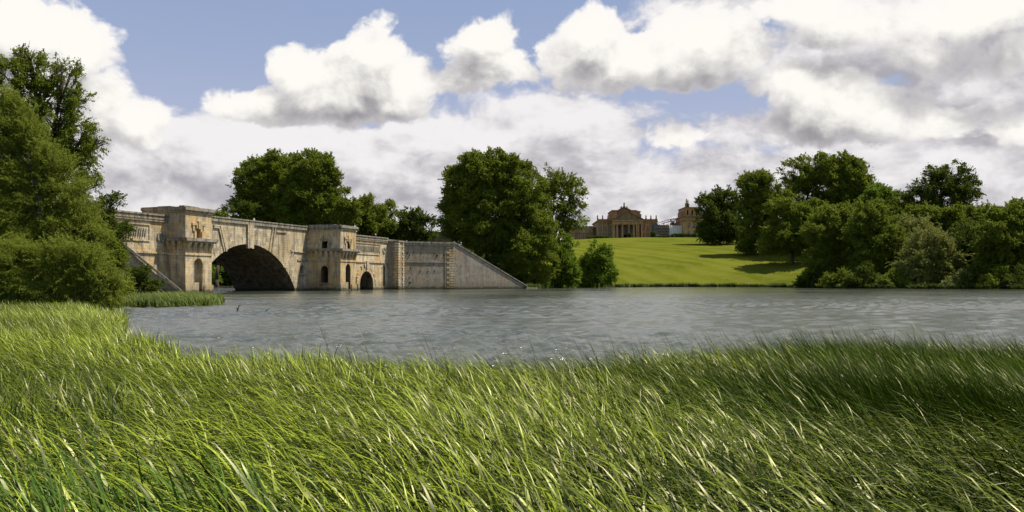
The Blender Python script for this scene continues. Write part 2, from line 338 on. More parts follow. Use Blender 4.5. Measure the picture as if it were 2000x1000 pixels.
def ground(X, Y):
    X = np.asarray(X, float); Y = np.asarray(Y, float)
    d = sdf(X, Y); dl = np.maximum(d, 0)
    far = np.interp(dl, [0, 2, 8, 16, 36, 62, 90, 130, 190, 260, 400, 3000], [.15, .7, 1.2, 4.0, 9.0, 13.6, 18, 22.5, 26.6, 29, 30, 34])
    near = np.interp(dl, [0, 20, 60, 150, 600, 3000], [.06, .5, 2.5, 8, 22, 34])
    k = smooth(Y, 120, 200)
    z = near*(1-k)+far*k
    z *= 1-.78*smooth(X/np.maximum(Y, 1), .350, .385)*smooth(Y, 470, 370)*k
    # flatter crest carrying the palace
    z += 3.2*np.exp(-((X-95)/120)**2)*smooth(Y, 470, 560)
    e1 = seg_dist(X, Y, Bp(46, -6), Bp(150, -6)); e2 = seg_dist(X, Y, Bp(-78, -6), Bp(-150, -6))
    lift = np.maximum(12.7*smooth(-e1, -24, -11), 12.7*smooth(-e2, -22, -10))
    z = np.where(d > 0, np.maximum(z, lift*smooth(d, 0, 5)), z)
    z = np.where(d > 0, z, np.maximum(-2.5, .06+d*.35))
    return z
def gz(x, y): return float(ground(np.array([x]), np.array([y]))[0])
def axis(lo, hi, a, b, step, g=1.22):
    v = list(np.arange(a, b+.01, step)); s = step
    while v[-1] < hi: s *= g; v.append(v[-1]+s)
    s = step
    while v[0] > lo: s *= g; v.insert(0, v[0]-s)
    return np.array(v)
gx = axis(-5000, 5000, -210, 250, 3.0); gy = axis(-600, 9000, -6, 640, 3.0)
GX, GY = np.meshgrid(gx, gy); GZ = ground(GX, GY)
GZ += .12*np.sin(GX*.21+GY*.13)*smooth(GZ, 1, 4)
nx, ny = len(gx), len(gy); V = np.stack([GX, GY, GZ], -1).reshape(-1, 3)
ii, jj = np.meshgrid(np.arange(nx-1), np.arange(ny-1)); base = (jj*nx+ii).ravel()
FC = np.stack([base, base+1, base+1+nx, base+nx], 1)
cx = V[FC, 0].mean(1); cy = V[FC, 1].mean(1)
lawn_poly = np.array([(12,262),(21,288),(41,323),(60,329),(99,326),(104,300),(112,330),(135,372),(150,430),(170,520),(200,560),(200,640),(20,640),(-10,420)], float)
inl = (sdf(cx, cy, lawn_poly) < 0)
def sub(name, faces, mt):
    u, inv = np.unique(faces, return_inverse=True); return mesh_np(name, V[u], inv.reshape(faces.shape), mt, smooth=True)
tag(sub('ground', FC[~inl], M_GROUND), kind='structure'); tag(sub('lawn', FC[inl], M_LAWN), kind='structure')
# one sheet, finer towards the viewer's bank, with real wind waves
wy = [8.0]
while wy[-1] < 470: wy.append(wy[-1]+max(.06, wy[-1]*(.0042 if wy[-1] < 150 else .02)))
wy = np.array(wy); sc_ = np.concatenate([np.linspace(-.78, .78, 620)]); nr, nc = len(wy), len(sc_)+8
WX = np.zeros((nr, nc)); WX[:, 4:-4] = wy[:, None]*sc_[None, :]
for k_, e_ in enumerate((1.0, .6, .3, .1)):
    WX[:, k_] = -(.78*wy+(430-.78*wy)*e_); WX[:, nc-1-k_] = .78*wy+(430-.78*wy)*e_
WY = np.repeat(wy[:, None], nc, 1); WZ = np.zeros_like(WX); wr_ = np.random.default_rng(21)
gustm = .55+.45*np.clip(1.4*np.sin(WX*.05+1.1*np.sin(WY*.07)+.6)*np.sin(WY*.085+.9*np.sin(WX*.04)), -1, 1)
for k_ in range(56):
    lam = float(np.exp(wr_.uniform(math.log(.36), math.log(3.0)))); th_ = math.atan2(.42, -.75)+wr_.normal(0, .75)
    am = .0082*lam**.58*wr_.uniform(.5, 1.3); fade = smooth(lam/np.maximum(WY*.0042, .06), 2.2, 5.0)*smooth(WY, 400, 200)
    if lam < 1.6: am = am*gustm*1.5
    ph_ = (WX*math.cos(th_)+WY*math.sin(th_))*6.2832/lam+wr_.uniform(0, 6.28)+.8*np.sin(WX*.21*wr_.uniform(.5, 1.5)+WY*.17)
    WZ += am*fade*np.sin(ph_)*(.62+.38*smooth(WY, 12, 30))
WZ[:, :4] = 0; WZ[:, -4:] = 0
wb = (np.arange(nr-1)[:, None]*nc+np.arange(nc-1)[None, :]).ravel()
wat = mesh_np('water', np.stack([WX, WY, WZ], -1).reshape(-1, 3), np.stack([wb, wb+1, wb+1+nc, wb+nc], 1), M_WATER, smooth=True)
tag(wat, kind='structure')

# ------------------------------------------------------------------ the bridge, in its own frame: x along the bridge, y = -n (n towards the lake side), z up
RZ = math.atan2(DY, DX)
br = tag(empty('stone_bridge', (B0[0], B0[1], 0), RZ), 'long pale limestone bridge over the lake with one great arch and corner towers', 'bridge')
def pl(px, py, n):                                                # photo pixel -> (t, z) on the plane at offset n
    r = (px-1000)/F; X0 = B0[0]+DY*n; Y0 = B0[1]-DX*n
    t_ = (r*Y0-X0)/(DX-r*DY); return t_, EYE+(HZ-py)/F*(Y0+DY*t_)
def bx(mb, t0, t1, n0, n1, z0, z1): return mb.box(t0, t1, -n1, -n0, z0, z1)
CT, RR, CZ = -17.2, 19.4, -9.3                                     # great arch: centre, radius, centre height
WB = 16.7
# spandrel block with the arch cut out of its outline
a0 = math.asin(( -1.2-CZ)/RR)
arc = [(CT+RR*math.cos(a), CZ+RR*math.sin(a)) for a in np.linspace(a0, math.pi-a0, 40)]
prof = [(8, -1.2)]+[(8, 14.25), (-43, 14.25), (-43, -1.2)]+arc[::-1]
spm = MB(); lows = [(-43, -1.2), (arc[-1][0]-.001, -1.2)]+arc[::-1]+[(arc[0][0]+.001, -1.2), (8, -1.2)]
fr = [(spm.bm.verts.new((x, 0, z)), spm.bm.verts.new((x, 0, 14.25)), spm.bm.verts.new((x, WB, z)), spm.bm.verts.new((x, WB, 14.25))) for x, z in lows]
for p_, q_ in zip(fr, fr[1:]):
    for f_ in ((p_[0], q_[0], q_[1], p_[1]), (p_[2], p_[3], q_[3], q_[2]), (p_[0], p_[2], q_[2], q_[0]), (p_[1], q_[1], q_[3], p_[3])): spm.bm.faces.new(f_)
for p_ in (fr[0], fr[-1]): spm.bm.faces.new((p_[0], p_[1], p_[3], p_[2]))
sp = spm.build('spandrel_wall', M_SP, br)
sp.data.materials.append(M_VT)  # arch underside gets the stone with shade in its colour
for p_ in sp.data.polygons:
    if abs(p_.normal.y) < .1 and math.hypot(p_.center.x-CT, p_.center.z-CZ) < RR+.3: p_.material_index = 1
carve(sp, [MB().prism(arch_pts(2.6, .75, 4.15, 5.3), 1, -.5, 4)])
# deck parapet of the middle
pb = MB(); bx(pb, -40.2, 5, -.55, .28, 14.25, 15.0); bx(pb, -40.2, 5, -.62, .40, 15.0, 15.25); pb.build('parapet', M_CO, br); pb = MB()
bx(pb, -40.2, 5, -WB-.25, -WB+.55, 14.25, 15.2); pb.build('parapet', M_CO, br)
rd = MB(); bx(rd, -85, 70, -11.2, -1.6, 13.9, 14.28); rd.build('roadway', M_ROAD, br)
# raised bands on the spandrel: giant voussoirs and keystone
def strip(mb, pts, n, w_, d_):
    q = [Vector(pl(x, y, n)) for x, y in pts]
    for a, b in zip(q, q[1:]):
        e = (b-a).normalized(); o_ = Vector((-e.y, e.x))*w_/2; a2 = a-e*w_*.45; b2 = b+e*w_*.45
        mb.prism([tuple(a2-o_), tuple(b2-o_), tuple(b2+o_), tuple(a2+o_)], 1, -n-d_, -n+.05)
ks = MB()
bx(ks, CT-.95, CT-.45, -.05, .42, 9.2, 14.249); bx(ks, CT-.35, CT+.35, -.05, .5, 9.3, 14.249); bx(ks, CT+.45, CT+1.1, -.05, .42, 9.2, 14.249)
ks.build('keystone', M_SP, br)
for pts in ([(417, 440), (430, 441), (441, 490)], [(417, 443.5), (427, 444.5), (437, 490)], [(494, 439), (532, 441.5), (525, 489)], [(537, 443), (530, 491)], [(436, 433), (472, 436)],
            [(596, 493), (567, 490), (554, 521)], [(571, 494), (558, 523)], [(541, 452.5), (558, 453.5)], [(560, 444), (598, 447)]):
    b = MB(); strip(b, pts, 0, .28, .26); b.build('raised_band', M_SP, br)
# ring of voussoirs around the great arch
rg = MB(); rg2 = MB(); a1 = math.asin((.3-CZ)/RR)
for k in range(27):
    s0_, s1_ = a1+(math.pi-2*a1)*(k+.03)/27, a1+(math.pi-2*a1)*(k+.97)/27
    if abs(k-13) < 1: continue
    (rg if k < 13 else rg2).prism([(CT+r*math.cos(a), CZ+r*math.sin(a)) for r, a in ((RR+.02, s0_), (RR+1.25, s0_), (RR+1.25, s1_), (RR+.02, s1_))], 1, -.07, .05)
rg.build('arch_ring', M_SP, br); rg2.build('arch_ring', M_SP, br)
sl_ = MB(); bx(sl_, 1.4, 3.9, -.05, .35, 3.75, 4.1); sl_.build('window_sill', M_CO, br); sl_ = MB(); bx(sl_, .6, 4.99, -.05, .18, 7.0, 7.3); sl_.build('string_course', M_CO, br)

def window_frame(par, c, face, plane, z0=9.95, w_=.75, h_=1.75):
    """T-shaped blocky surround round an upper opening; face 'n' (front) or 't' (flank)"""
    b = MB()
    def f(a0_, a1_, z0_, z1_, d_):
        if face == 'n': bx(b, c+a0_, c+a1_, plane-.05, plane+d_, z0_, z1_)
        else: bx(b, plane-d_, plane+.05, c+a0_, c+a1_, z0_, z1_)
    f(-w_-.45, -w_, z0, z0+h_*.72, .22); f(w_, w_+.45, z0, z0+h_*.72, .22)
    f(-w_-.85, -w_-.45, z0+h_*.7, z0+h_+.55, .2); f(w_+.45, w_+.85, z0+h_*.7, z0+h_+.55, .2)
    f(-w_-1.05, w_+1.05, z0+h_+.55, z0+h_+.95, .26); f(-.3, .3, z0+h_-.1, z0+h_+1.25, .36)
    f(-.75, -.45, z0+h_, z0+h_+.52, .28); f(.45, .75, z0+h_, z0+h_+.52, .28)
    return b.build('window_surround', M_ST, par)
def tower(t0, t1, n0, n1, front=True, flank=True, label=None):
    b = MB(); bx(b, t0, t1, n0, n1, -1.5, 14.65)
    tw = b.build('tower', M_ST, br); tc_ = (t0+t1)/2
    cuts = []
    if front:
        s = 1
        cuts += [MB().prism(arch_pts(tc_-.1, 1.12, 2.0, 5.2), 1, -n1-.5, -n1+1.3),
                 MB().box(tc_+.05, tc_+1.0, -n1-.5, -n1+.8, .35, 2.3),
                 MB().prism(arch_pts(tc_-.1, .62, 9.95, 11.1, 8), 1, -n1-.5, -n1+4.0)]
    nc = n1-4.3
    if flank:
        cuts += [MB().prism([(-y, z) for y, z in arch_pts(nc, .95, 1.9, 4.9)], 0, t0-.5, t0+4.5),
                 MB().prism([(-y, z) for y, z in arch_pts(nc+.1, .8, 10.0, 11.2, 8)], 0, t0-.5, t0+4.0)]
    for cu in cuts[::1]: carve(tw, [cu])
    if flank: shade_inside(tw)
    if front: window_frame(tw, tc_-.1, 'n', n1)
    if flank:
        window_frame(tw, nc+.1, 't', t0)
        h = MB()
        for k in range(11):
            s0_, s1_ = math.pi*(k+.04)/11, math.pi*(k+.96)/11
            h.prism([(-(nc+r*math.cos(a)), 4.9+r*math.sin(a)) for r, a in ((1.0, s0_), (1.5, s0_), (1.5, s1_), (1.0, s1_))], 0, t0-.16, t0+.05)
        h.build('arch_ring', M_ST, tw)
        g = MB(); bx(g, t0-.25, t0+.05, nc-1.1, nc+1.1, 1.6, 1.88); g.build('window_sill', M_CO, tw)
    # cornice, weathered top
    c1_ = MB(); bx(c1_, t0-.25, t1+.25, n0, n1+.25, 14.4, 14.8); bx(c1_, t0-.42, t1+.42, n0-.1, n1+.42, 14.8, 15.32)
    rr = random.Random(int(t0*7))
    q = n0
    while q < n1-.8:
        l = rr.uniform(1.0, 2.4); bx(c1_, t0-.38, t0+.6, q, min(q+l, n1+.3)-.04, 15.321, 15.36+rr.uniform(0, .22)); q += l
    q = t0+.62
    while q < t1-.4:
        l = rr.uniform(.9, 1.8); bx(c1_, q, min(q+l, t1+.35)-.04, n1-.6, n1+.38, 15.321, 15.35+rr.uniform(0, .15)); q += l
    c1_.build('cornice', M_CO, tw)
    # balcony ledge on corbels
    l_ = MB(); bx(l_, t0-.75, t1+.75, n1, n1+.95, 9.35, 9.9); bx(l_, t0-.75, t0, n0+1.1 if flank else n1-4, n1-.001, 9.35, 9.9)
    bx(l_, t0-.55, t1+.55, n1+.001, n1+.7, 9.1, 9.349); l_.build('balcony', M_CO, tw)
    for k in range(5):
        x = t0+.25+(t1-t0-1.15)*k/4; cb = MB()
        cb.prism([(-n1, 9.1), (-n1-.72, 9.1), (-n1-.62, 8.75), (-n1-.35, 8.2), (-n1-.2, 7.75), (-n1, 7.75)], 0, x, x+.62); cb.build('corbel', M_ST, tw)
    for k in range(6 if flank else 3):
        y = n1-.9-k*1.35
        if y < n0+1.0 : break
        cb = MB(); cb.prism([(t0, 9.34), (t0-.62, 9.34), (t0-.52, 8.8), (t0-.3, 8.25), (t0-.18, 7.8), (t0, 7.8)], 1, -y-.3, -y+.3); cb.build('corbel', M_ST, tw)
    sc = MB(); bx(sc, t0-.14, t1+.14, n0+.2, n1+.14, 6.85, 7.2)
    sc.build('string_course', M_ST, tw)
    p_ = MB(); bx(p_, t0-.22, tc_-1.3, n1-.3, n1+.22, -1.3, 1.5); bx(p_, tc_+1.25, t1+.22, n1-.3, n1+.22, -1.3, 1.5)
    bx(p_, t0-.22, t0+.05, n0+.2, n1-.301, -1.3, 1.2); p_.build('plinth', M_ST, tw)
    return tw
tower(-47.1, -40.2, -.5, 8.9, True, False)
tower(5.0, 12.1, -1.5, 8.9, True, True)
for t0, t1 in ((-47.1, -40.2), (5.0, 12.1)):                         # plain towers on the far side
    b = MB(); bx(b, t0, t1, -WB-3.6, -WB+2, -1.5, 14.7); rt = b.build('tower', M_ST, br)
    c1_ = MB(); bx(c1_, t0-.35, t1+.35, -WB-3.95, -WB+2.2, 14.7, 15.35); c1_.build('cornice', M_CO, rt)
# wings
def relief_panel(par, t0, t1, n, z0, z1):
    f = MB(); bx(f, t0, t1, n-.05, n+.16, z1-.22, z1); bx(f, t0, t1, n-.05, n+.16, z0, z0+.2); bx(f, t1-.22, t1, n-.05, n+.16, z0+.2, z1-.22); bx(f, t0, t0+.22, n-.05, n+.16, z0+.2, z1-.22)
    f.build('panel_frame', M_ST, par)
    r = MB(); x = t0+.6; k = 0
    while x < t1-.75:                                             # carved loops like a row of balusters
        zc = (z0+z1)/2
        r.prism([(x, zc-.75), (x+.16, zc-.8), (x+.36, zc-.1), (x+.40, zc+.5), (x+.26, zc+.62), (x+.1, zc+.1)], 1, -n-.2, -n+.04)
        r.prism([(x+.1, zc+.3), (x+.3, zc+.75), (x+.46, zc+.8), (x+.3, zc+.2)], 1, -n-.14, -n+.04)
        x += .52; k += 1
    r.build('carved_frieze', M_CO, par)
def wing(t0, t1, panel, opening=None, slits=()):
    n = 4.9; b = MB(); bx(b, t0, t1, -WB-1, n, -1.5, 13.0); wg = b.build('wing_wall', M_ST, br)
    if opening: carve(wg, [MB().prism(arch_pts(opening, 3.45, -1.4, 1.35, 20), 1, -n-1, WB-.5)])
    for cu in slits: carve(wg, [MB().prism(arch_pts(cu, .62, .9, 6.0), 1, -n-1, -n+.7)])
    if opening: shade_inside(wg)
    p = MB(); bx(p, t0, t1, n-.7, n+.22, 13.0, 13.28); bx(p, t0, t1, n-.6, n+.06, 13.28, 13.68); bx(p, t0, t1, n-.65, n+.25, 13.68, 13.95); bx(p, t0, t1, n-.05, n+.3, 12.62, 12.8)
    p.build('parapet', M_CO, wg); p = MB()
    bx(p, t0, t1, -WB-1.2, -WB-.4, 13.0, 13.9)
    p.build('parapet', M_CO, wg)
    s_ = MB(); bx(s_, t0, t1, n-.05, n+.26, 7.05, 7.35); s_.build('string_course', M_ST, wg)
    relief_panel(wg, panel[0], panel[1], n, 9.1, 12.1)
    return wg
wl = wing(-84, -47.1, (-75, -51.3)); rcx, rcz = pl(313.5, 463, 4.9)
ro = MB()
for k in range(14):
    a, b_ = k*6.2832/14, (k+1)*6.2832/14
    ro.prism([(rcx+r*math.cos(q), rcz+r*math.sin(q)) for r, q in ((.62, a), (.95, a), (.95, b_), (.62, b_))], 1, -5.15, -4.85)
ro.build('roundel', M_CO, wl)
ro = MB(); ro.prism([(rcx+.6*math.cos(k*.524), rcz+.6*math.sin(k*.524)) for k in range(12)], 1, -4.93, -4.85); ro.build('roundel_centre', M_CO, wl)
wr = wing(12.1, 36.0, (16.2, 31.6), 24.2, (33.9,))
ar = MB()
for k in range(22):
    s0_, s1_ = math.pi*(k+.02)/22, math.pi*(k+.98)/22
    ar.prism([(24.2+r*math.cos(a), 1.35+r*math.sin(a)) for r, a in ((3.47, s0_), (4.35, s0_), (4.35, s1_), (3.47, s1_))], 1, -5.12, -4.85)
ar.build('arch_ring', M_ST, wr)
for q in (24.2-4.35, 24.2+3.47):
    ar = MB(); bx(ar, q, q+.88, 4.85, 5.12, -1, 1.33); ar.build('jamb', M_ST, wr)
rr = random.Random(3)
for k in range(19):                                               # rough rock-faced voussoirs round the side arch
    s0_, s1_ = math.pi*(k+.08)/19, math.pi*(k+.92)/19
    if k == 9: continue
    b = MB(); R1 = 5.15+rr.uniform(-.15, .5); d_ = rr.uniform(.12, .42)
    b.prism([(24.2+r*math.cos(a), 1.45+r*math.sin(a)) for r, a in ((4.42, s0_), (R1, s0_), (R1, s1_), (4.42, s1_))], 1, -4.9-d_, -4.85); b.build('rock_faced_block', M_ST, wr)
b = MB(); bx(b, 23.75, 24.65, 4.85, 5.5, 5.5, 7.45); b.build('keystone', M_ST, wr)
b = MB()
for sx_ in (-1, 1): bx(b, 33.9+sx_*.95-.16, 33.9+sx_*.95+.16, 4.85, 5.05, .2, 6.2)
b.build('niche_surround', M_ST, wr)
ro = MB(); tx, tz = pl(750, 488.5, 4.9)
for k in range(12):
    a, b_ = k*6.2832/12, (k+1)*6.2832/12
    ro.prism([(tx+r*math.cos(q), tz+r*math.sin(q)) for r, q in ((.5, a), (.85, a), (.85, b_), (.5, b_))], 1, -5.12, -4.85)
ro.build('roundel', M_CO, wr)
# abutment: rusticated pylon, splayed panel wall, sloping ramp wall (plan points in the bridge frame)
b = MB(); bx(b, 36.0, 39.1, -WB-1, 8.1, -1.5, 12.75); py_ = b.build('pylon', M_AB, br)
q = MB(); z = .2; k = 0
while z < 12.2:
    l = 1.0 if k % 2 else 1.6
    bx(q, 35.82, 36.0+l*.75, 8.1-l, 8.28, z, z+.55); bx(q, 39.1-l*.6, 39.28, 7.5, 8.28, z, z+.55)
    z += .7; k += 1
q.build('quoin_blocks', M_ST, py_)
def w2l(x, y):                                                    # world plan -> bridge plan (t, y)
    dx, dy = x-B0[0], y-B0[1]; return (dx*DX+dy*DY, dx*-DY+dy*DX)
pA = w2l(*Bp(39.0, 7.7)); wA = Bp(39.0, 7.7); wB = (-16.2, 237.4); wC = (4.2, 251.0); pB_, pC = w2l(*wB), w2l(*wC)
def flip(p, q): return q, p
b = MB(); b.wall(pA, pB_, 3.0, 12.75, 12.75); pn = b.build('panel_wall', M_AB, br)
def on_wall(p, q, a0_, a1_, z0_, z1_, d_, mb):
    """box standing d_ proud of the wall p-q, between distances a0_ and a1_ along it"""
    p = Vector(p); q = Vector(q); e = (q-p).normalized(); n_ = Vector((e.y, -e.x))
    vs_ = [p+e*a0_-n_*.05, p+e*a1_-n_*.05, p+e*a1_+n_*d_, p+e*a0_+n_*d_]; mb.prism([tuple(v) for v in vs_], 2, z0_, z1_)
LA = (Vector(pB_)-Vector(pA)).length
k = 0; z = .2; q = MB()
while z < 12.1:
    l = 1.7 if k % 2 else 2.4; on_wall(pA, pB_, LA-l, LA, z, z+.55, .2, q); z += .7; k += 1
q.build('quoin_blocks', M_ST, pn)
q = MB(); on_wall(pA, pB_, 0, LA+.2, 12.1, 12.7, .25, q); on_wall(pA, pB_, 0, LA+.3, 12.72, 13.15, .4, q); bx(q, 35.8, 39.3, -2, 8.4, 12.78, 13.2); q.build('coping', M_CO, pn)
q = MB(); on_wall(pA, pB_, .9, LA-2.6, 7.35, 7.6, .15, q); on_wall(pA, pB_, LA-2.9, LA-2.6, .2, 12.09, .12, q); q.build('string_course', M_AB, pn)
for a_, z_, r_ in ((1.6, 10.0, .38), (2.2, 9.5, .25), (3.4, 10.2, .2), (10.2, 9.4, .45), (9.6, 9.9, .25), (12.4, 9.6, .3), (5.5, 9.9, .2), (2.6, 5.9, .3), (5.2, 5.0, .22), (7.6, 5.0, .25), (9.6, 5.1, .2), (2.4, 1.9, .4), (2.2, 3.3, .25), (9.2, 6.9, .2)):
    q = MB(); e = (Vector(pB_)-Vector(pA)).normalized(); P3 = Vector(pA)+e*a_
    pts = [(math.cos(i*.785)*r_*random.uniform(.6, 1.25), math.sin(i*.785)*r_*random.uniform(.6, 1.2)) for i in range(8)]
    n_ = Vector((e.y, -e.x)); vv = [q.bm.verts.new((P3.x+e.x*x+n_.x*.02, P3.y+e.y*x+n_.y*.02, z_+y)) for x, y in pts]
    ww = [q.bm.verts.new((P3.x+e.x*x*.4-n_.x*.0+n_.x*.16, P3.y+e.y*x*.4+n_.y*.16, z_+y*.4)) for x, y in pts]
    for i in range(8): q.bm.faces.new((vv[i], vv[(i+1) % 8], ww[(i+1) % 8], ww[i]))
    q.bm.faces.new(ww); q.build('weed_tuft', LM['dark'], pn)
b = MB(); b.wall(pB_, pC, 1.6, 12.9, .6); rp = b.build('ramp_wall', M_AB, br)
b = MB(); dv = (Vector(pC)-Vector(pB_)).normalized(); nv = Vector((dv.y, -dv.x))*.2
b.wall(Vector(pB_)+nv, Vector(pC)+dv*.4+nv, 2.0, 13.3, .95, 12.92, .62); b.build('coping', M_CO, rp)
b = MB(); b.wall(Vector(pC)+dv*.1, Vector(pC)+dv*4.2, 1.2, .55, .35); b.build('kerb', M_CO, rp)
# near ramp wall running out from the left wing
nE = w2l(*at(344, 571, 143).xy); nS = w2l(*Bp(-57.5, 4.9))
b = MB(); b.wall(nS, nE, 1.3, 8.2, .4); rl = b.build('ramp_wall', M_AB, br)
dv = (Vector(nE)-Vector(nS)).normalized(); nv = Vector((dv.y, -dv.x))*.25
b = MB(); b.wall(Vector(nS)+nv, Vector(nE)+dv*.8+nv, 1.9, 8.75, .75, 8.22, .2); b.build('coping', M_CO, rl)

# ------------------------------------------------------------------ foliage
def leaves(centers, sig, per, size, aspect, rng, droop=0.0, up=.25, mid=None, strand=0.0):
    """quads scattered round the cluster centres"""
    n = len(centers)*per
    c = np.repeat(centers, per, 0); s = np.repeat(sig, per)[:, None]
    g = rng.normal(size=(n, 3))*s*np.array([1, 1, .8]); p = c+g
    if droop: p[:, 2] -= np.abs(rng.normal(size=n))*droop
    a = rng.normal(size=(n, 3))
    if strand:                                            # shoots: part of each cluster strung along an outward twig
        dr = centers-mid; dr /= np.linalg.norm(dr, axis=1)[:, None]+1e-6; dr = dr*.8+rng.normal(size=dr.shape)*.55+np.array([-.25, .1, .35]); dr /= np.linalg.norm(dr, axis=1)[:, None]
        dr = np.repeat(dr, per, 0); on_ = (rng.uniform(0, 1, n) < .6)[:, None]; u_ = rng.uniform(0, 1, n)[:, None]*strand*np.repeat(rng.uniform(.4, 1.5, len(centers)), per)[:, None]
        ps = c+dr*u_+rng.normal(size=(n, 3))*s*.22; ps[:, 2] -= (u_[:, 0]**2)*.18/strand
        p = np.where(on_, ps, p); a = np.where(on_, a*.6+dr*.9, a)
    if droop: a[:, 2] -= .3; a[:, 0] -= .3
    a /= np.linalg.norm(a, axis=1)[:, None]
    nrm = rng.normal(size=(n, 3)); nrm[:, 2] += up*2; b = np.cross(a, nrm); b /= np.linalg.norm(b, axis=1)[:, None]+1e-9
    L_ = size*rng.uniform(.6, 1.3, n)[:, None]; w_ = L_*aspect
    v = np.stack([p-a*L_, p+b*w_, p+a*L_, p-b*w_], 1).reshape(-1, 3)
    return v, np.arange(n*4).reshape(n, 4), np.repeat(rng.uniform(0, 1, n), 4)
def vnoise(p, f, seed):
    r = np.random.default_rng(seed); o = np.zeros(len(p))
    for k in range(6):
        d = r.normal(size=3); d /= np.linalg.norm(d); o += np.sin(p@d*f*(1+.35*k)+r.uniform(0, 6.28))
    return o/6
TREES = []
def tree(Y, lobes, kind, label, trunk=None, leaf=None, dens=1.0, gap=-.25, cat='tree', name='tree', group='trees', trunk_r=None, aspect=.55, droop=0.0, depth=.85, branches=True, cl=None, per=None, seed=None, sub=0):
    seed = seed or (len(TREES)*17+5); rng = np.random.default_rng(seed); k = Y/F
    leaf = leaf or max(.08, Y*.0009); cl = cl or max(.45, Y*.0042); per = per or 44
    yo = Y; ctr = []; sg = []; lc = []
    for i, lb in enumerate(lobes):
        px, py, rx, ry = lb[:4]; rx, ry = rx*1.1, ry*1.1; c = np.array(at(px, py, Y+(lb[4] if len(lb) > 4 else rng.uniform(-.25, .25)*rx*k))); r3 = np.array([rx*k, min(rx, ry*1.3)*k*depth, ry*k]); lc.append((c, r3))
        rm = float(np.cbrt(r3.prod())); np_ = int(max(14, 30*min(2.6, (rm/(cl*3.2))**1.4))); d = rng.normal(size=(np_, 3)); d[:, 2] += .15; d /= np.linalg.norm(d, axis=1)[:, None]
        pr = rm*rng.uniform(.20, .36, np_)*(30/np_)**.3; pc_ = c+d*(r3-pr.min()*.75)*rng.uniform(.58, 1.14, np_)[:, None]
        nn_ = np.maximum(4, (pr*pr*9.5/(cl*cl)*dens).astype(int)); ix = np.repeat(np.arange(np_), nn_)
        e = rng.normal(size=(len(ix), 3)); e[:, 2] += .45; e /= np.linalg.norm(e, axis=1)[:, None]
        p = pc_[ix]+e*(pr[ix]*rng.uniform(.45, 1.0, len(ix)))[:, None]*np.array([1.1, 1.1, .8])
        ni = int(4*rm*rm/(cl*cl)*dens*.9); e = rng.normal(size=(ni, 3)); e /= np.linalg.norm(e, axis=1)[:, None]
        ctr.append(p); ctr.append(c+e*r3*.62*(rng.uniform(0, 1, ni)**.4)[:, None])
    ctr = np.concatenate(ctr)
    keep = vnoise(ctr, .85/cl, seed+99) > gap-.02*0
    ctr = ctr[keep]
    bx_ = trunk[0] if trunk else lobes[0][0]; X0 = (bx_-1000)*k; zb = gz(X0, Y)-.2
    ctr = ctr[ctr[:, 2] > np.maximum(ground(ctr[:, 0], ctr[:, 1]), 0)+.15]
    sg = rng.uniform(.28, .60, len(ctr))*cl
    root = empty(name, (X0, Y, zb)); tag(root, label, cat, group); off = np.array([X0, Y, zb])
    v, f, tn = leaves(ctr, sg, per, leaf, aspect, rng, droop*.4, mid=np.mean([c for c, r in lc], 0), strand=cl*(2.3 if kind in ('willow', 'olive') else 1.35))
    tn = np.clip(tn*.6+.4*np.repeat(np.repeat(rng.uniform(0, 1, len(ctr)), per), 4), 0, 1)
    mesh_np('crown', v-off, f, LM[kind], root, tint=tn)
    # trunk, limbs, twigs
    tb = MB(); zs = [c[2] for c, r in lc]; zc = min(zs); mc = np.mean([c for c, r in lc], 0)
    H = max(c[2]+r[2] for c, r in lc)-zb; tr = trunk_r or max(.12, H*.022)
    fork = np.array([X0+(mc[0]-X0)*.35, Y, zb+max(.12*H, min(.35*H, (zc-zb)*.75))]); lean = rng.normal(size=3)*.01*H; lean[2] = 0
    mid = (np.array([X0, Y, zb])+fork)/2+lean
    tb.tube(np.array([X0, Y, zb-.3])-off, mid-off, tr*1.25, tr*.95, 9); tb.tube(mid-off, fork-off, tr*.95, tr*.8, 9)
    if branches:
        for c, r in lc:
            m1 = fork+(c-fork)*.5+rng.normal(size=3)*np.linalg.norm(c-fork)*.08
            rl_ = tr*.5; tb.tube(fork-off, m1-off, tr*.62, rl_*.75, 7); tb.tube(m1-off, c-off, rl_*.75, rl_*.5, 6)
            for _ in range(7):
                d = rng.normal(size=3); d[2] = abs(d[2])*.8+.1; d /= np.linalg.norm(d); e1 = c+d*r*.45+rng.normal(size=3)*.2; e2 = c+d*r*.92
                s_ = c+(m1-c)*rng.uniform(0, .5)
                tb.tube(s_-off, e1-off, rl_*.36, rl_*.22, 5); tb.tube(e1-off, e2-off, rl_*.22, rl_*.06, 4)
                for _ in range(2+sub):
                    e3 = e1+(rng.normal(size=3)*.35+d*.5)*r*.6; tb.tube(e1-off, e3-off, rl_*.15, rl_*.04, 3)
    tb.build('trunk', M_BARK, root)
    TREES.append((root, len(f))); return root
GB = 'trees behind the bridge'; GC = 'trees beside the far ramp wall'; GR = 'trees right of the lawn'; GL = 'trees on the near left bank'
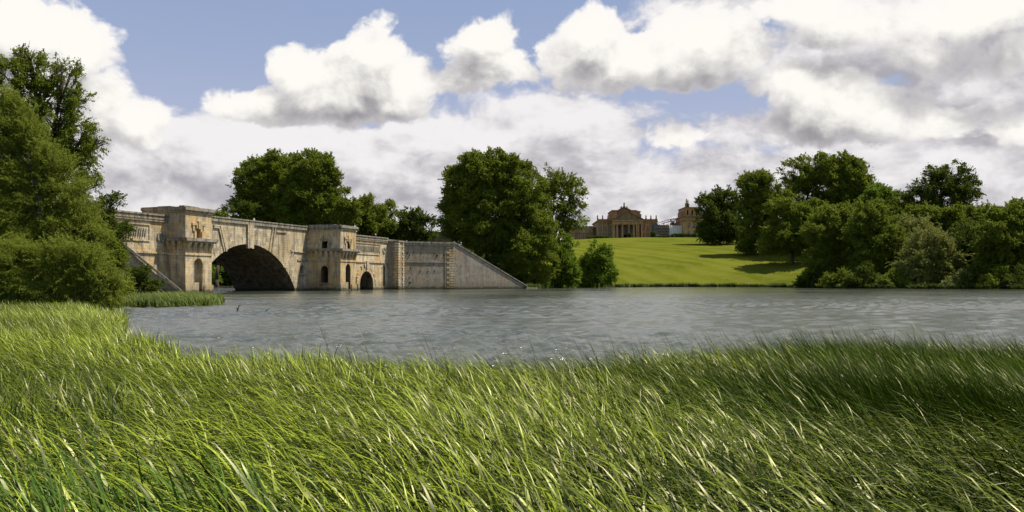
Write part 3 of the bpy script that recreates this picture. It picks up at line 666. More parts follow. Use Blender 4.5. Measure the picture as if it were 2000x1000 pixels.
# behind the bridge
tree(300, [(512, 358, 46, 44), (560, 345, 52, 42), (500, 400, 42, 42), (550, 400, 60, 45), (480, 405, 22, 28), (500, 432, 40, 14), (545, 438, 36, 14)], 'mid', 'left one of two broad dark green trees rising behind the great arch parapet', (545, 470), group=GB, gap=-.3)
tree(292, [(610, 345, 48, 40), (640, 375, 32, 45), (600, 390, 55, 48), (630, 410, 42, 35), (580, 420, 40, 28), (570, 440, 30, 16), (635, 440, 36, 18)], 'mid', 'right one of two broad green trees rising behind the great arch parapet', (612, 470), group=GB, gap=-.3, seed=901)
tree(285, [(455, 412, 18, 12), (478, 408, 18, 14)], 'dark', 'low dark shrubby tree at the left foot of the big tree behind the parapet', (468, 440), group=GB, dens=1.2, gap=-.1)
tree(330, [(430, 421, 10, 6), (422, 424, 8, 5)], 'mid', 'tip of a small tree just right of the left tower top', (426, 440), group=GB)
tree(286, [(678, 412, 25, 22), (672, 430, 24, 20)], 'mid', 'small bright green tree above the second tower', (676, 470), group=GB)
tree(300, [(725, 412, 28, 26), (735, 438, 32, 28), (712, 430, 20, 28), (725, 456, 40, 14)], 'mid', 'dark rounded tree behind the right wing of the bridge', (728, 480), group=GB)
tree(310, [(765, 420, 20, 24), (768, 445, 22, 22), (768, 458, 30, 12)], 'mid', 'thin see-through tree between two denser ones behind the bridge', (766, 480), group=GB, dens=.42, gap=-.03)
tree(302, [(805, 430, 22, 22), (825, 445, 22, 22), (800, 455, 26, 18), (795, 462, 36, 11), (835, 460, 20, 12)], 'dark', 'rightmost dark tree behind the bridge, next to the stone outbuilding', (812, 480), group=GB)
tree(400, [(420, 525, 26, 26), (452, 515, 30, 40), (400, 500, 40, 30), (445, 480, 40, 30), (440, 545, 30, 14)], 'dark', 'dark tree seen through the great arch', (475, 553), group=GB, trunk_r=.25)
tree(372, [(423, 535, 13, 14), (415, 543, 10, 8)], 'light', 'bright green bush seen through the great arch', (423, 551), cat='bush', name='bush', group=GB)
# centre group
tree(272, [(955, 338, 62, 38), (915, 372, 46, 46), (1000, 365, 55, 52), (895, 425, 32, 38), (950, 420, 60, 56), (1020, 420, 52, 50), (905, 455, 34, 22), (1010, 475, 48, 42), (960, 470, 40, 30)], 'mid', 'huge full green tree towering over the sloping ramp wall', (948, 545), group=GC, gap=-.34, dens=1.1)
tree(285, [(1085, 360, 38, 32), (1115, 385, 32, 34), (1075, 400, 36, 38), (1112, 425, 34, 28), (1090, 440, 32, 20)], 'mid', 'airy tree with open branches at the right shoulder of the huge tree', (1082, 545), group=GC, dens=.44, gap=-.04, sub=2)
tree(266, [(1040, 490, 42, 40), (1065, 455, 26, 28), (1020, 520, 40, 30), (1045, 535, 34, 22)], 'mid', 'spreading lower tree leaning over the water beside the ramp end', (1030, 556), group=GC)
tree(276, [(1100, 490, 25, 28), (1103, 520, 28, 30), (1085, 540, 38, 18), (1110, 548, 18, 10), (1060, 549, 24, 10)], 'light', 'bright leafy bush at the waterside right of the spreading tree', (1098, 557), cat='bush', name='bush', group='bushes along the water')
tree(300, [(1172, 500, 24, 24), (1150, 525, 20, 28), (1178, 532, 24, 26), (1165, 545, 30, 14), (1145, 545, 16, 14)], 'light', 'rounded green bush standing alone at the foot of the lawn', (1168, 558), cat='bush', name='bush', group='bushes along the water')
tree(268, [(968, 512, 22, 16), (990, 532, 22, 16), (1012, 546, 16, 12)], 'dark', 'dark undergrowth along the top of the sloping ramp wall', (988, 556), cat='bush', name='bush', group='bushes along the water')
# right group
tree(455, [(1392, 408, 26, 34), (1418, 405, 28, 34), (1405, 440, 38, 28), (1385, 455, 22, 20), (1415, 458, 34, 18), (1440, 455, 20, 22)], 'dark', 'dark dense tree standing right against the palace tower', (1405, 470), group=GR)
tree(395, [(1478, 372, 32, 38), (1500, 400, 34, 44), (1475, 430, 34, 40), (1490, 462, 30, 26), (1460, 475, 22, 16), (1490, 485, 40, 14)], 'mid', 'dark full tree at the left end of the wood by the lawn', (1485, 490), group=GR)
tree(388, [(1555, 350, 36, 38), (1590, 335, 42, 32), (1600, 375, 44, 40), (1560, 395, 34, 36)], 'mid', 'tall tree with light showing through its branches, left half of the highest crown', (1580, 492), group=GR, dens=.48, gap=-.04, sub=2)
tree(380, [(1640, 338, 46, 36), (1668, 365, 34, 42), (1645, 395, 46, 42), (1680, 405, 26, 34)], 'mid', 'tall full tree forming the right half of the highest crown', (1648, 495), group=GR, gap=-.22, seed=77)
tree(360, [(1540, 425, 40, 42), (1560, 460, 46, 36), (1520, 465, 36, 30), (1585, 440, 34, 46), (1530, 485, 40, 14), (1575, 488, 30, 14)], 'mid', 'broad mid-height tree below the tall airy one at the lawn edge', (1548, 497), group=GR, seed=505)
tree(355, [(1715, 388, 32, 30), (1735, 412, 32, 34), (1705, 425, 36, 40)], 'light', 'yellowish green tree on the right shoulder of the highest crown', (1715, 500), group=GR)
tree(288, [(1638, 425, 34, 24), (1620, 455, 44, 38), (1655, 470, 40, 44), (1630, 510, 50, 40), (1600, 530, 30, 24), (1640, 540, 44, 16)], 'mid', 'bushy tree at the right end of the lawn reaching down to the water', (1635, 556), group=GR, seed=78)
tree(274, [(1700, 420, 28, 26), (1690, 450, 34, 34), (1735, 470, 40, 40), (1720, 510, 46, 38), (1700, 540, 40, 20)], 'mid', 'dark bushy waterside tree left of the pale shrub', (1715, 560), group=GR, seed=31)
tree(262, [(1818, 480, 32, 30), (1840, 515, 34, 36), (1795, 520, 36, 36), (1815, 545, 45, 18)], 'olive', 'pale silvery green shrub at the water edge', (1818, 562), cat='bush', name='bush', group='bushes along the water', dens=1.1)
tree(310, [(1790, 445, 26, 22), (1770, 470, 28, 26)], 'olive', 'pale grey-green crown just behind the silvery shrub', (1785, 556), group=GR)
tree(345, [(1765, 418, 30, 26), (1745, 440, 34, 34), (1785, 440, 32, 30)], 'mid', 'mid green tree filling the dip left of the round high tree', (1765, 545), group=GR, seed=311)
tree(335, [(1850, 352, 44, 30), (1820, 375, 34, 28), (1880, 375, 38, 34), (1850, 392, 46, 28), (1775, 384, 14, 12)], 'dark', 'round dark tree standing high above the right-hand wood', (1850, 540), group=GR, dens=.66, gap=-.08, sub=1)
tree(325, [(1825, 432, 44, 26), (1870, 435, 40, 28), (1905, 428, 24, 22), (1860, 470, 50, 30), (1915, 418, 24, 20), (1800, 425, 30, 24)], 'mid', 'mid green tree below the round high one', (1860, 552), group=GR, seed=44)
tree(264, [(1900, 470, 40, 36), (1890, 505, 36, 30), (1900, 535, 40, 18)], 'dark', 'dark tree in the gap between the pale shrub and the right frame edge', (1898, 556), group=GR, dens=.8, gap=-.15)
tree(250, [(1965, 435, 34, 28), (1990, 420, 34, 26), (1945, 470, 40, 38), (1985, 480, 46, 46), (1960, 515, 50, 32), (1975, 540, 46, 14)], 'mid', 'large tree at the far right edge overhanging the water', (1965, 560), group=GR, seed=45)
tree(268, [(2060, 430, 60, 50), (2080, 490, 70, 50)], 'mid', 'tree just past the right edge of the wood', (2065, 560), group=GR, seed=46)
UG = [(1588, 292, 36, 14, 'low dark bramble bush where the lawn meets the wood'), (1640, 268, 36, 17, 'low bush under the bushy tree right of the lawn'), (1690, 262, 36, 18, 'low bush below the dark bushy waterside tree'),
 (1745, 258, 34, 15, 'low bush at the water just left of the pale shrub'), (1876, 249, 26, 15, 'low dark bush touching the right foot of the pale shrub'), (1910, 247, 30, 19, 'dark bush between the pale shrub and the large right tree'),
 (1950, 243, 34, 17, 'low dark bush under the large tree at the right'), (1992, 240, 34, 18, 'low dark bush cut by the right frame edge'), (2060, 236, 50, 18, 'low dark bush beyond the right end of the wood'), (1045, 270, 26, 8, 'small low bush beside the end of the ramp wall')]
for i, (px, Y, rx, ry, lab) in enumerate(UG):
    py = HZ+EYE/Y*F-ry-1
    q_ = random.Random(i); kd = ['dark', 'mid', 'dark', 'mid', 'olive', 'dark', 'mid', 'dark', 'dark', 'mid'][i]
    tree(Y, [(px-rx*.5, py+ry*.3, rx*.5, ry*.7), (px+rx*.05, py-ry*q_.uniform(0, .6), rx*.45, ry), (px+rx*.55, py+ry*.25, rx*.45, ry*.75), (px, py+ry*.6, rx, ry*.5)], kd, lab, (px, 562), cat='bush', name='bush', group='bushes along the water', branches=False, trunk_r=.08)
# left bank, near
tree(90, [(60, 118, 42, 24), (125, 148, 40, 24), (30, 155, 50, 40), (90, 185, 55, 34), (145, 195, 28, 22), (20, 230, 60, 50), (110, 235, 55, 36), (165, 262, 32, 26), (150, 310, 44, 40), (185, 285, 20, 20), (165, 365, 34, 32), (120, 290, 40, 40), (60, 250, 40, 40)], 'mid', 'tall open-crowned tree rising above the willow at the left edge', (60, 590), group=GL, dens=.56, gap=-.08, leaf=.10, cl=.6, per=60, sub=3, aspect=.5)
tree(98, [(215, 398, 26, 18), (205, 430, 28, 22), (228, 448, 24, 18), (200, 470, 36, 26), (235, 475, 18, 18), (190, 420, 24, 26)], 'dark', 'small dark tree hanging in front of the left bridge wing', (190, 585), group=GL, dens=.95, gap=-.12, leaf=.10, cl=.6, per=60, aspect=.5)
tree(66, [(10, 235, 40, 50), (45, 262, 36, 48), (80, 300, 36, 42), (10, 330, 50, 60), (105, 345, 34, 40), (60, 370, 50, 50), (135, 385, 34, 40), (20, 430, 60, 60), (100, 430, 50, 46), (155, 430, 32, 40), (70, 480, 60, 50), (175, 470, 34, 40), (130, 480, 44, 40)], 'willow', 'large feathery willow with silvery green leaves at the left edge', (70, 610), group=GL, dens=1.1, gap=-.45, leaf=.085, cl=.5, per=62, aspect=.26, droop=.35)
tree(60, [(20, 510, 44, 40), (70, 525, 40, 40), (120, 510, 40, 40), (165, 515, 36, 36), (195, 540, 34, 36), (150, 560, 44, 34), (215, 560, 26, 30), (40, 565, 50, 34), (100, 572, 50, 28), (205, 585, 30, 18), (160, 588, 34, 16)], 'willow', 'low bushy willow at the waterline below the large one', (110, 608), cat='bush', name='bush', group='bushes along the water', dens=1.1, gap=-.45, leaf=.08, cl=.46, per=62, aspect=.26, droop=.3, seed=808)
tree(78, [(205, 490, 28, 34), (228, 530, 20, 30), (215, 560, 26, 26), (238, 555, 16, 22), (232, 505, 15, 18)], 'mid', 'green shrub right of the willows under the ramp of the bridge', (210, 590), cat='bush', name='bush', group='bushes along the water', dens=1.1, gap=-.3, leaf=.09, cl=.5, per=60, aspect=.4)
tree(70, [(-110, 300, 70, 90), (-60, 380, 70, 90), (-130, 450, 90, 90), (-60, 500, 80, 80), (-120, 560, 90, 40)], 'willow', 'willow standing just outside the left frame edge', (-90, 600), group=GL, dens=.8, gap=-.35, leaf=.11, cl=.7, per=40, aspect=.3)
tree(130, [(275, 545, 18, 24), (300, 560, 20, 12), (258, 560, 16, 16)], 'dark', 'ivy and dark scrub under the sloping coping beside the left tower', (275, 575), cat='bush', name='bush', group='bushes along the water', branches=False, leaf=.12, cl=.6)

# ------------------------------------------------------------------ reed beds: real blades bent by the wind
def blades(name, label, pts, zg, hgt, wid, mt, rng, wind=(-.75, .42), bend=(.35, .95), tint=(0, 1), segs=5, cat='reeds'):
    n = len(pts); h = hgt*rng.uniform(.7, 1.15, n); b = rng.uniform(*bend, n)
    ph = .5+.5*np.sin(pts[:, 0]*.9+pts[:, 1]*.6)*np.cos(pts[:, 1]*.8-pts[:, 0]*.35); b *= .7+.55*ph
    a0_ = math.atan2(wind[1], wind[0]); a = a0_+rng.normal(0, .42, n)+.45*np.sin(pts[:, 0]*.8+pts[:, 1]*.5+1.2*np.sin(pts[:, 1]*.45)); dx, dy = np.cos(a), np.sin(a)
    wa = rng.uniform(0, math.pi, n)*.55+a+math.pi/2-.8; wx, wy = np.cos(wa), np.sin(wa)
    w_ = wid*rng.uniform(.6, 1.3, n); rows = []
    kink = rng.uniform(.9, 2.8, n); st_ = np.abs(rng.normal(0, .22, n))
    for k in range(segs+1):
        s = k/segs; ang_ = b*1.25*s**1.0
        # integrate an arc whose tangent turns from upright towards the wind
        th = .06+st_+b*1.5*s**kink
        if k == 0: L0 = np.zeros(n); Z0 = np.zeros(n)
        else: L0 = L0+np.sin(th)*h/segs; Z0 = Z0+np.cos(th)*h/segs
        ww = w_*(1-s**2.2)*.5+.0006; twist = s*.7
        cxx = wx*math.cos(twist)-wy*math.sin(twist); cyy = wx*math.sin(twist)+wy*math.cos(twist)
        x = pts[:, 0]+dx*L0; y = pts[:, 1]+dy*L0; z = zg+Z0
        rows.append(np.stack([np.stack([x-cxx*ww, y-cyy*ww, z+ww*.25], 1), np.stack([x+cxx*ww, y+cyy*ww, z-ww*.25], 1)], 1))
    v = np.stack(rows, 1).reshape(n, (segs+1)*2, 3); bi = np.arange(n)[:, None]*(segs+1)*2
    f = np.concatenate([np.stack([bi[:, 0]+2*k, bi[:, 0]+2*k+1, bi[:, 0]+2*k+3, bi[:, 0]+2*k+2], 1) for k in range(segs)])
    patch = .5+.5*np.sin(pts[:, 0]*.55+1.3*np.sin(pts[:, 1]*.4)+pts[:, 1]*.3)
    tn = np.repeat((tint[0]+(tint[1]-tint[0])*rng.uniform(0, 1, n)**2.1)*(.45+.55*patch), (segs+1)*2)
    o = mesh_np(name, v.reshape(-1, 3), f, mt, smooth=True, tint=tn); tag(o, label, cat, kind='stuff'); return o
def scatter(x0, x1, y0, y1, dens, rng, cond):
    n = int((x1-x0)*(y1-y0)*dens); p = np.stack([rng.uniform(x0, x1, n), rng.uniform(y0, y1, n)], 1)
    return p[cond(p[:, 0], p[:, 1])]
rg_ = np.random.default_rng(5)
def inview(x, y, m=3.0): return (np.abs(x) < .62*y+m)
def darkzone(x, y):                                               # where the taller dark bulrushes take over
    x = x/1.25; y = y/1.25
    return smooth(x-.18*y+.7*np.sin(y*.9)+.5*np.sin(x*1.7+y), -.6, 3.2)*smooth(y+.5*np.sin(x*1.3), 4.6, 7.8)*(1-.35*smooth(y, 12.5, 14))
def bed(x, y): return sdf(x, y) > -.35
pn_ = scatter(-8, 8, 2.6, 8, 860, rg_, lambda x, y: inview(x, y) & (rg_.random(x.shape) > darkzone(x, y)))
blades('sedge', 'wind-bent light green sedge blades closest to the camera', pn_, .05, 1.16, .025, M_BLADE, rg_, bend=(.6, 2.1), segs=8)
pm_ = scatter(-15, 15, 8, 20, 640, rg_, lambda x, y: inview(x, y) & bed(x, y) & (rg_.random(x.shape) > darkzone(x, y)))
blades('sedge', 'bed of light green sedge lying over in the wind across the middle foreground', pm_, .0, 1.17, .0235, M_BLADE, rg_, bend=(.6, 1.9), segs=6)
pf_ = scatter(-38, -5, 18, 50, 260, rg_, lambda x, y: (x > -.64*y-6) & bed(x, y) & (y > 18))
blades('sedge', 'far left end of the sedge bed running up to the willow bushes', pf_, .02, 1.16, .028, M_BLADE, rg_, bend=(.4, 1.3), tint=(.08, 1), segs=4)
pd_ = scatter(-2, 15.5, 5.5, 20, 560, rg_, lambda x, y: inview(x, y) & bed(x, y) & (rg_.random(x.shape) < darkzone(x, y)))
blades('bulrushes', 'taller dark green bulrushes at the right with tips over the water', pd_, .0, 1.17, .017, M_BLADED, rg_, bend=(.25, .95))
px_ = scatter(-4, 11, 11, 20, 14, rg_, lambda x, y: inview(x, y) & (np.abs(sdf(x, y)) < 1.6) & (rg_.random(x.shape) < smooth(x, -4, 6)+.12))
blades('bulrushes', 'single dark bulrush tips sticking up along the water edge', px_, 0, 1.4, .015, M_BLADED, rg_, bend=(.2, .6))
pc_ = scatter(-4.6, -.4, 3.2, 5.8, 130, rg_, lambda x, y: inview(x, y) & (rg_.random(x.shape) > smooth(x/y, -.34, -.16)))
blades('iris_leaves', 'broad dark green upright leaves in the bottom left corner', pc_, .1, 1.12, .038, M_IRIS, rg_, bend=(.1, .7), segs=6, tint=(.25, 1))
py__ = scatter(-13, 13, 3, 20, 5, rg_, lambda x, y: inview(x, y) & bed(x, y))
blades('dead_stems', 'scattered straw-coloured dead stems among the green blades', py__, 0, 1.15, .012, M_STRAW, rg_, bend=(.1, 1.9), segs=4, cat='dead stems')
pp_ = scatter(-42, -24, 69, 112, 26, rg_, lambda x, y: (sdf(x, y) > -.3) & (sdf(x, y) < 9) & (y > 68))
blades('sedge', 'clump of bright green reeds in front of the left tower', pp_, .1, 1.15, .09, M_TUFT, rg_, bend=(.3, 1.1), segs=3)
pe_ = scatter(5, 106, 255, 338, 22, rg_, lambda x, y: (np.abs(sdf(x, y)-.6) < 1.5))
blades('bank_grass', 'fringe of long grass along the foot of the lawn', pe_, .2, 1.5, .26, M_TUFT, rg_, bend=(.2, .7), segs=2, cat='grass')

pg_ = scatter(5, 215, 225, 338, 16, rg_, lambda x, y: (np.abs(sdf(x, y)-.3) < 1.6) & (np.sin(x*.31)+np.sin(y*.23+x*.11)+np.sin(x*.9) > .1))
blades('shore_weeds', 'darker clumps of rushes and weeds along the far waterline', pg_, .0, 2.0, .30, M_WEED, rg_, bend=(.1, .9), segs=2, cat='weeds')

# ------------------------------------------------------------------ the palace on the hill
PY = 600.0; K = PY/F
def PX(px): return (px-1000)*K
def PZ(py): return EYE+(HZ-py)*K
G0 = PZ(473)
pal = tag(empty('palace', (PX(1225), PY, G0)), 'grand ochre stone palace with pillared portico and statues on its roofline', 'palace')
ox, oy, oz = PX(1225), PY, G0
def pb(mb, x0, x1, y0, y1, z0, z1): return mb.box(PX(x0)-ox, PX(x1)-ox, y0, y1, PZ(z0)-oz-(1.5 if z0 >= 470 else 0), PZ(z1)-oz)
def pbuild(mb, name, m_, par=pal): return mb.build(name, m_, par)
b = MB(); pb(b, 1167, 1284, 2, 34, 472, 433.4); main = pbuild(b, 'main_block', M_PA)
b = MB(); pb(b, 1165, 1198.5, 1.0, 34, 433.4, 431); pb(b, 1166.5, 1198, 1.5, 2.3, 431, 427.5); pbuild(b, 'balustrade', M_PD, main)
b = MB(); pb(b, 1252, 1286, 1.0, 34, 433.4, 431); pb(b, 1252.5, 1285, 1.5, 2.3, 431, 427.5); pb(b, 1282.5, 1285, 2.3, 30, 431, 427.5); pbuild(b, 'balustrade', M_PD, main)
for x in (1167.5, 1177.5, 1188, 1262.5, 1272, 1282.5):              # roofline statues
    b = MB(); X = PX(x)-ox; Z = PZ(427.5)-oz
    b.box(X-.5, X+.5, 1.4, 2.4, Z, Z+.6); b.lathe((X, 1.9, Z+.6), [(.45, 0), (.5, .3), (.34, 1.0), (.5, 1.5), (.42, 1.75), (.16, 1.85), (.26, 2.05), (.2, 2.3), (.05, 2.4)], 8)
    b.tube((X-.1, 1.9, Z+2.1), (X+.5, 1.8, Z+1.5), .1, .14, 5); pbuild(b, 'statue', M_PD, main)
for x in (1172, 1182, 1192, 1256.5, 1266.5, 1277):                  # tall windows in two rows between pilasters
    for (za, zb_) in ((468, 455), (451.5, 441)):
        b = MB(); pb(b, x-2.3, x+2.3, 1.85, 2.05, za, zb_); wf = pbuild(b, 'window', M_GLASS, main)
        f_ = MB(); pb(f_, x-2.9, x-2.3, 1.8, 2.06, za, zb_); pb(f_, x+2.3, x+2.9, 1.8, 2.06, za, zb_); pb(f_, x-3.3, x+3.3, 1.7, 2.06, zb_, zb_-1.0); pb(f_, x-.15, x+.15, 1.8, 1.84, za, zb_); pbuild(f_, 'window_frame', M_PA, wf)
for x in (1168, 1177, 1187, 1196.5, 1252.5, 1261.5, 1272, 1282.5):
    b = MB(); pb(b, x-1.1, x+1.1, 1.55, 2.01, 471, 437); pb(b, x-1.5, x+1.5, 1.4, 2.01, 437, 435.2); pbuild(b, 'pilaster', M_PA, main)
b = MB(); pb(b, 1166.5, 1198, 1.6, 2.02, 438-2.5, 433.41); pb(b, 1252, 1284.5, 1.6, 2.02, 435.5, 433.41); pbuild(b, 'entablature', M_PA, main)
# portico
b = MB(); pb(b, 1194.5, 1253.5, -6, 2.5, 441.5-2, 433); pb(b, 1193.5, 1254.5, -6.6, 2.5, 433, 431); po = pbuild(b, 'portico', M_PA)
b = MB(); pts = [(PX(1193.5)-ox, PZ(431)-oz), (PX(1254.5)-ox, PZ(431)-oz), (PX(1224)-ox, PZ(414.5)-oz)]; b.prism(pts, 1, -6.4, 2.3); pbuild(b, 'pediment', M_PD, po)
b = MB()
for s_ in (1, -1):
    x0 = PX(1224+s_*31.5)-ox; x1 = PX(1224)-ox; b.prism([(x0, PZ(431)-oz), (x1, PZ(414.4)-oz), (x1, PZ(413.2)-oz), (x0, PZ(429.5)-oz)], 1, -7.0, 2.2)
pbuild(b, 'raking_cornice', M_PD, po)
for x in (1198, 1203.5, 1213.7, 1226, 1235.8, 1241.5, 1245):
    b = MB(); b.lathe((PX(x)-ox, -5.0, PZ(472)-oz), [(.95, 0), (.95, .5), (.72, .7), (.74, 5), (.62, 10.9), (.95, 11.3), (.95, 11.7)], 12); pbuild(b, 'column', M_PA, po)
for x0, x1 in ((1194.6, 1196.8), (1249.5, 1252.5)):
    b = MB(); pb(b, x0, x1, -5.8, 1.9, 472, 439.6); pbuild(b, 'end_pier', M_PA, po)
b = MB(); pb(b, 1219, 1225, 1.7, 2.04, 472, 458); pbuild(b, 'door', M_DARK, po)
for x in (1208, 1219.5, 1231, 1243):
    b = MB(); pb(b, x-2.4, x+2.4, 1.8, 2.05, 455.5, 444); pbuild(b, 'window', M_GLASS, po)
for x in (1208, 1231, 1243):
    b = MB(); pb(b, x-2.2, x+2.2, 1.8, 2.05, 470, 459); pbuild(b, 'window', M_GLASS, po)
# attic storey with broken pediment, corner blocks
b = MB(); pb(b, 1196, 1256, 8, 30, 433, 416); at_ = pbuild(b, 'attic', M_PD)
for x0, x1, y0 in ((1197, 1207, 6), (1234, 1246, 6), (1246.01, 1256, 14)):
    b = MB(); pb(b, x0, x1, y0, 29, 433, 411.5); pbuild(b, 'corner_block', M_PA, at_)
    b = MB(); pb(b, x0-1.3, x1+1.3, y0-1, 29.5, 411.5, 409.8); pb(b, x0, x1, y0+.5, 28, 409.8, 408.6); pbuild(b, 'cornice', M_PD, at_)
b = MB(); pts = [(1206, 416), (1206, 410.5), (1213, 407), (1222, 403.2), (1231, 406.5), (1238, 410), (1243, 411), (1243, 416)]
b.prism([(PX(x)-ox, PZ(y)-oz) for x, y in pts], 1, 9, 26); pbuild(b, 'curved_pediment', M_PD, at_)
b = MB()
for p0, p1 in zip(pts[1:-1], pts[2:-1]):
    b.prism([(PX(p0[0])-ox, PZ(p0[1])-oz), (PX(p1[0])-ox, PZ(p1[1])-oz), (PX(p1[0])-ox, PZ(p1[1]-.9)-oz), (PX(p0[0])-ox, PZ(p0[1]-.9)-oz)], 1, 8, 26.5)
pbuild(b, 'raking_cornice', M_PD, at_)
for y0, z0, z1 in ((15, 429, 422), (19, 429, 422), (23.5, 429, 422), (15, 419, 415), (23.5, 419, 415)):
    b = MB(); b.box(PX(1256)-ox-.02, PX(1256)-ox+.08, y0, y0+2, PZ(z0)-oz, PZ(z1)-oz); pbuild(b, 'window', M_GLASS, at_)
b = MB(); X = PX(1222.5)-ox; Z = PZ(403.5)-oz
b.box(X-.9, X+.9, 9, 10.5, Z, Z+1.0); b.lathe((X, 9.7, Z+1), [(.55, 0), (.6, .5), (.4, 1.3), (.62, 1.9), (.5, 2.2), (.18, 2.35), (.34, 2.6), (.26, 2.95), (.05, 3.1)], 8); b.tube((X+.2, 9.6, Z+2.9), (X+1.0, 9.5, Z+3.1), .14, .1, 5)
pbuild(b, 'statue', M_PD, at_)
for s_ in (-1, 1):
    b = MB(); X1 = PX(1222.5+s_*5.5)-ox; b.lathe((X1, 9.7, PZ(406)-oz), [(.9, 0), (.8, .5), (.9, 1.0), (.5, 1.6), (.25, 1.8), (.33, 2.1), (.05, 2.4)], 8); b.tube((X1, 9.7, PZ(406)-oz+1.4), (X1-s_*1.3, 9.6, PZ(406)-oz+.7), .22, .2, 5); pbuild(b, 'statue', M_PD, at_)
# left wing and colonnade
b = MB(); pb(b, 1110, 1160, 8, 30, 472, 442); lw = pbuild(b, 'left_wing', M_PA); b = MB(); pb(b, 1108, 1160.5, 7.5, 30, 442, 440.3); pb(b, 1160, 1167, 10, 30, 472, 442); pb(b, 1110, 1158, 7.6, 8.01, 454.5, 453); pbuild(b, 'cornice', M_PD, lw)
for x in np.arange(1122, 1160, 4.4):
    b = MB(); pb(b, x-.7, x+.7, 7.2, 8.02, 472, 455); pbuild(b, 'pilaster', M_PA, lw)
for x in (1128, 1137, 1146, 1154):
    b = MB(); pb(b, x-1.6, x+1.6, 7.85, 8.03, 450.5, 445.5); pbuild(b, 'window', M_GLASS, lw)
for x in (1124, 1133, 1142, 1150):
    b = MB(); pb(b, x-1.1, x+1.1, 7.85, 8.03, 470, 458); pbuild(b, 'window', M_WHITE if False else M_GLASS, lw)
# block behind the scaffold and right-hand tower
b = MB(); pb(b, 1284.01, 1332, 6, 30, 472, 437.5); rb = pbuild(b, 'right_range', M_PD)
for x in (1300.5, 1315, 1324):
    b = MB(); pb(b, x-1.5, x+1.5, 8, 11, 437.5, 434.5); pbuild(b, 'chimney', M_PD, rb)
b = MB(); pb(b, 1332, 1372, -4, 24, 473, 425); tw = pbuild(b, 'corner_tower', M_PA)
b = MB(); pb(b, 1329.5, 1374, -5, 25, 425, 422.8); pb(b, 1331, 1373, -4.6, 24.5, 432, 431); pbuild(b, 'cornice', M_PD, tw)
b = MB(); pb(b, 1336, 1370, -2, 20, 422.8, 406.5); tt_ = pbuild(b, 'lantern', M_PA, tw)
carve(tt_, [MB().box(PX(x-1.5)-ox, PX(x+1.5)-ox, -4, 22, PZ(420)-oz, PZ(410.5)-oz) for x in (1342, 1351, 1360)])
b = MB(); pb(b, 1335, 1371, -2.6, 20.5, 406.5, 405); pb(b, 1329, 1336, -3, 10, 422.79, 414); pbuild(b, 'cornice', M_PD, tw)
for x, h in ((1340, 6.2), (1343, 5.4), (1366, 4.5)):
    b = MB(); X = PX(x)-ox; Z = PZ(405)-oz; b.box(X-.8, X+.8, -2, 0, Z, Z+h*.45); b.lathe((X, -1, Z+h*.45), [(.7, 0), (.35, h*.12), (.55, h*.25), (.3, h*.4), (.45, h*.47), (.08, h*.56)], 8); pbuild(b, 'finial', M_PD, tw)
for x in (1343, 1353, 1363):
    b = MB(); pb(b, x-1.8, x+1.8, -4.1, -3.95, 445, 436); pbuild(b, 'window', M_GLASS, tw); b = MB(); pb(b, x-1.8, x+1.8, -4.1, -3.95, 468, 452); pbuild(b, 'window', M_GLASS, tw)
# scaffold, temporary roof and sheeting
scf = tag(empty('scaffold', (PX(1298), PY+1, G0)), 'steel scaffold with boarded lifts against the palace wall', 'scaffolding'); ox, oy = PX(1298), PY+1
b = MB()
for x in np.arange(1284, 1309, 4.0):
    for y in (0, 3.5): b.tube((PX(x)-ox, y, -1), (PX(x)-ox, y, PZ(436)-oz), .12, .12, 5)
b.build('poles', M_STEEL, scf); b = MB()
for z in (467, 462, 455.5, 450, 444.5, 440): pb(b, 1283.5, 1308, -.2, 3.6, z, z-.7)
b.build('boards', M_BOARD, scf); b = MB(); pb(b, 1276.5, 1284.5, -1.5, -.4, 470, 437); b.build('netting', M_NET, scf)
tr_ = tag(empty('temporary_roof', (PX(1312), PY+8, PZ(440))), 'white sheeted temporary roof on a sloping lattice frame behind the scaffold', 'roof cover'); ox, oy = PX(1312), PY+8
b = MB()
def zz(y): return (HZ-y)*K+EYE-PZ(440)
for y in (0, 6, 12):
    for (xa, ya, xb, yb) in ((1288, 434, 1324, 422), (1292, 436, 1326, 427), (1288, 434, 1292, 436), (1300, 430, 1303, 433), (1312, 426, 1314, 430), (1324, 422, 1326, 438)):
        b.tube((PX(xa)-ox, y, zz(ya)), (PX(xb)-ox, y, zz(yb)), .16, .16, 5)
b.build('lattice', M_STEEL, tr_); b = MB()
b.prism([(PX(1286)-ox, zz(437.6)), (PX(1327)-ox, zz(437.6)), (PX(1327)-ox, zz(430)), (PX(1318)-ox, zz(432.5))], 1, 12.4, 12.6)
b.prism([(PX(1318)-ox, zz(424.2)), (PX(1328)-ox, zz(421)), (PX(1328)-ox, zz(437)), (PX(1324)-ox, zz(437))], 1, 12.4, 12.6)
b.build('sheet', M_WHITE, tr_)
ox, oy = PX(1319), PY; ws = tag(empty('sheeted_scaffold', (PX(1319), PY, G0)), 'white sheeted scaffold bay between the boarded scaffold and the tower', 'scaffolding')
b = MB(); pb(b, 1307.5, 1332, 0, 5.5, 470, 440.5); sh = b.build('sheet', M_WHITE, ws)
b = MB()
for x in np.arange(1308, 1333, 4): b.tube((PX(x)-ox, -.15, -1), (PX(x)-ox, -.15, PZ(439.5)-oz), .1, .1, 5)
b.build('poles', M_STEEL, ws)
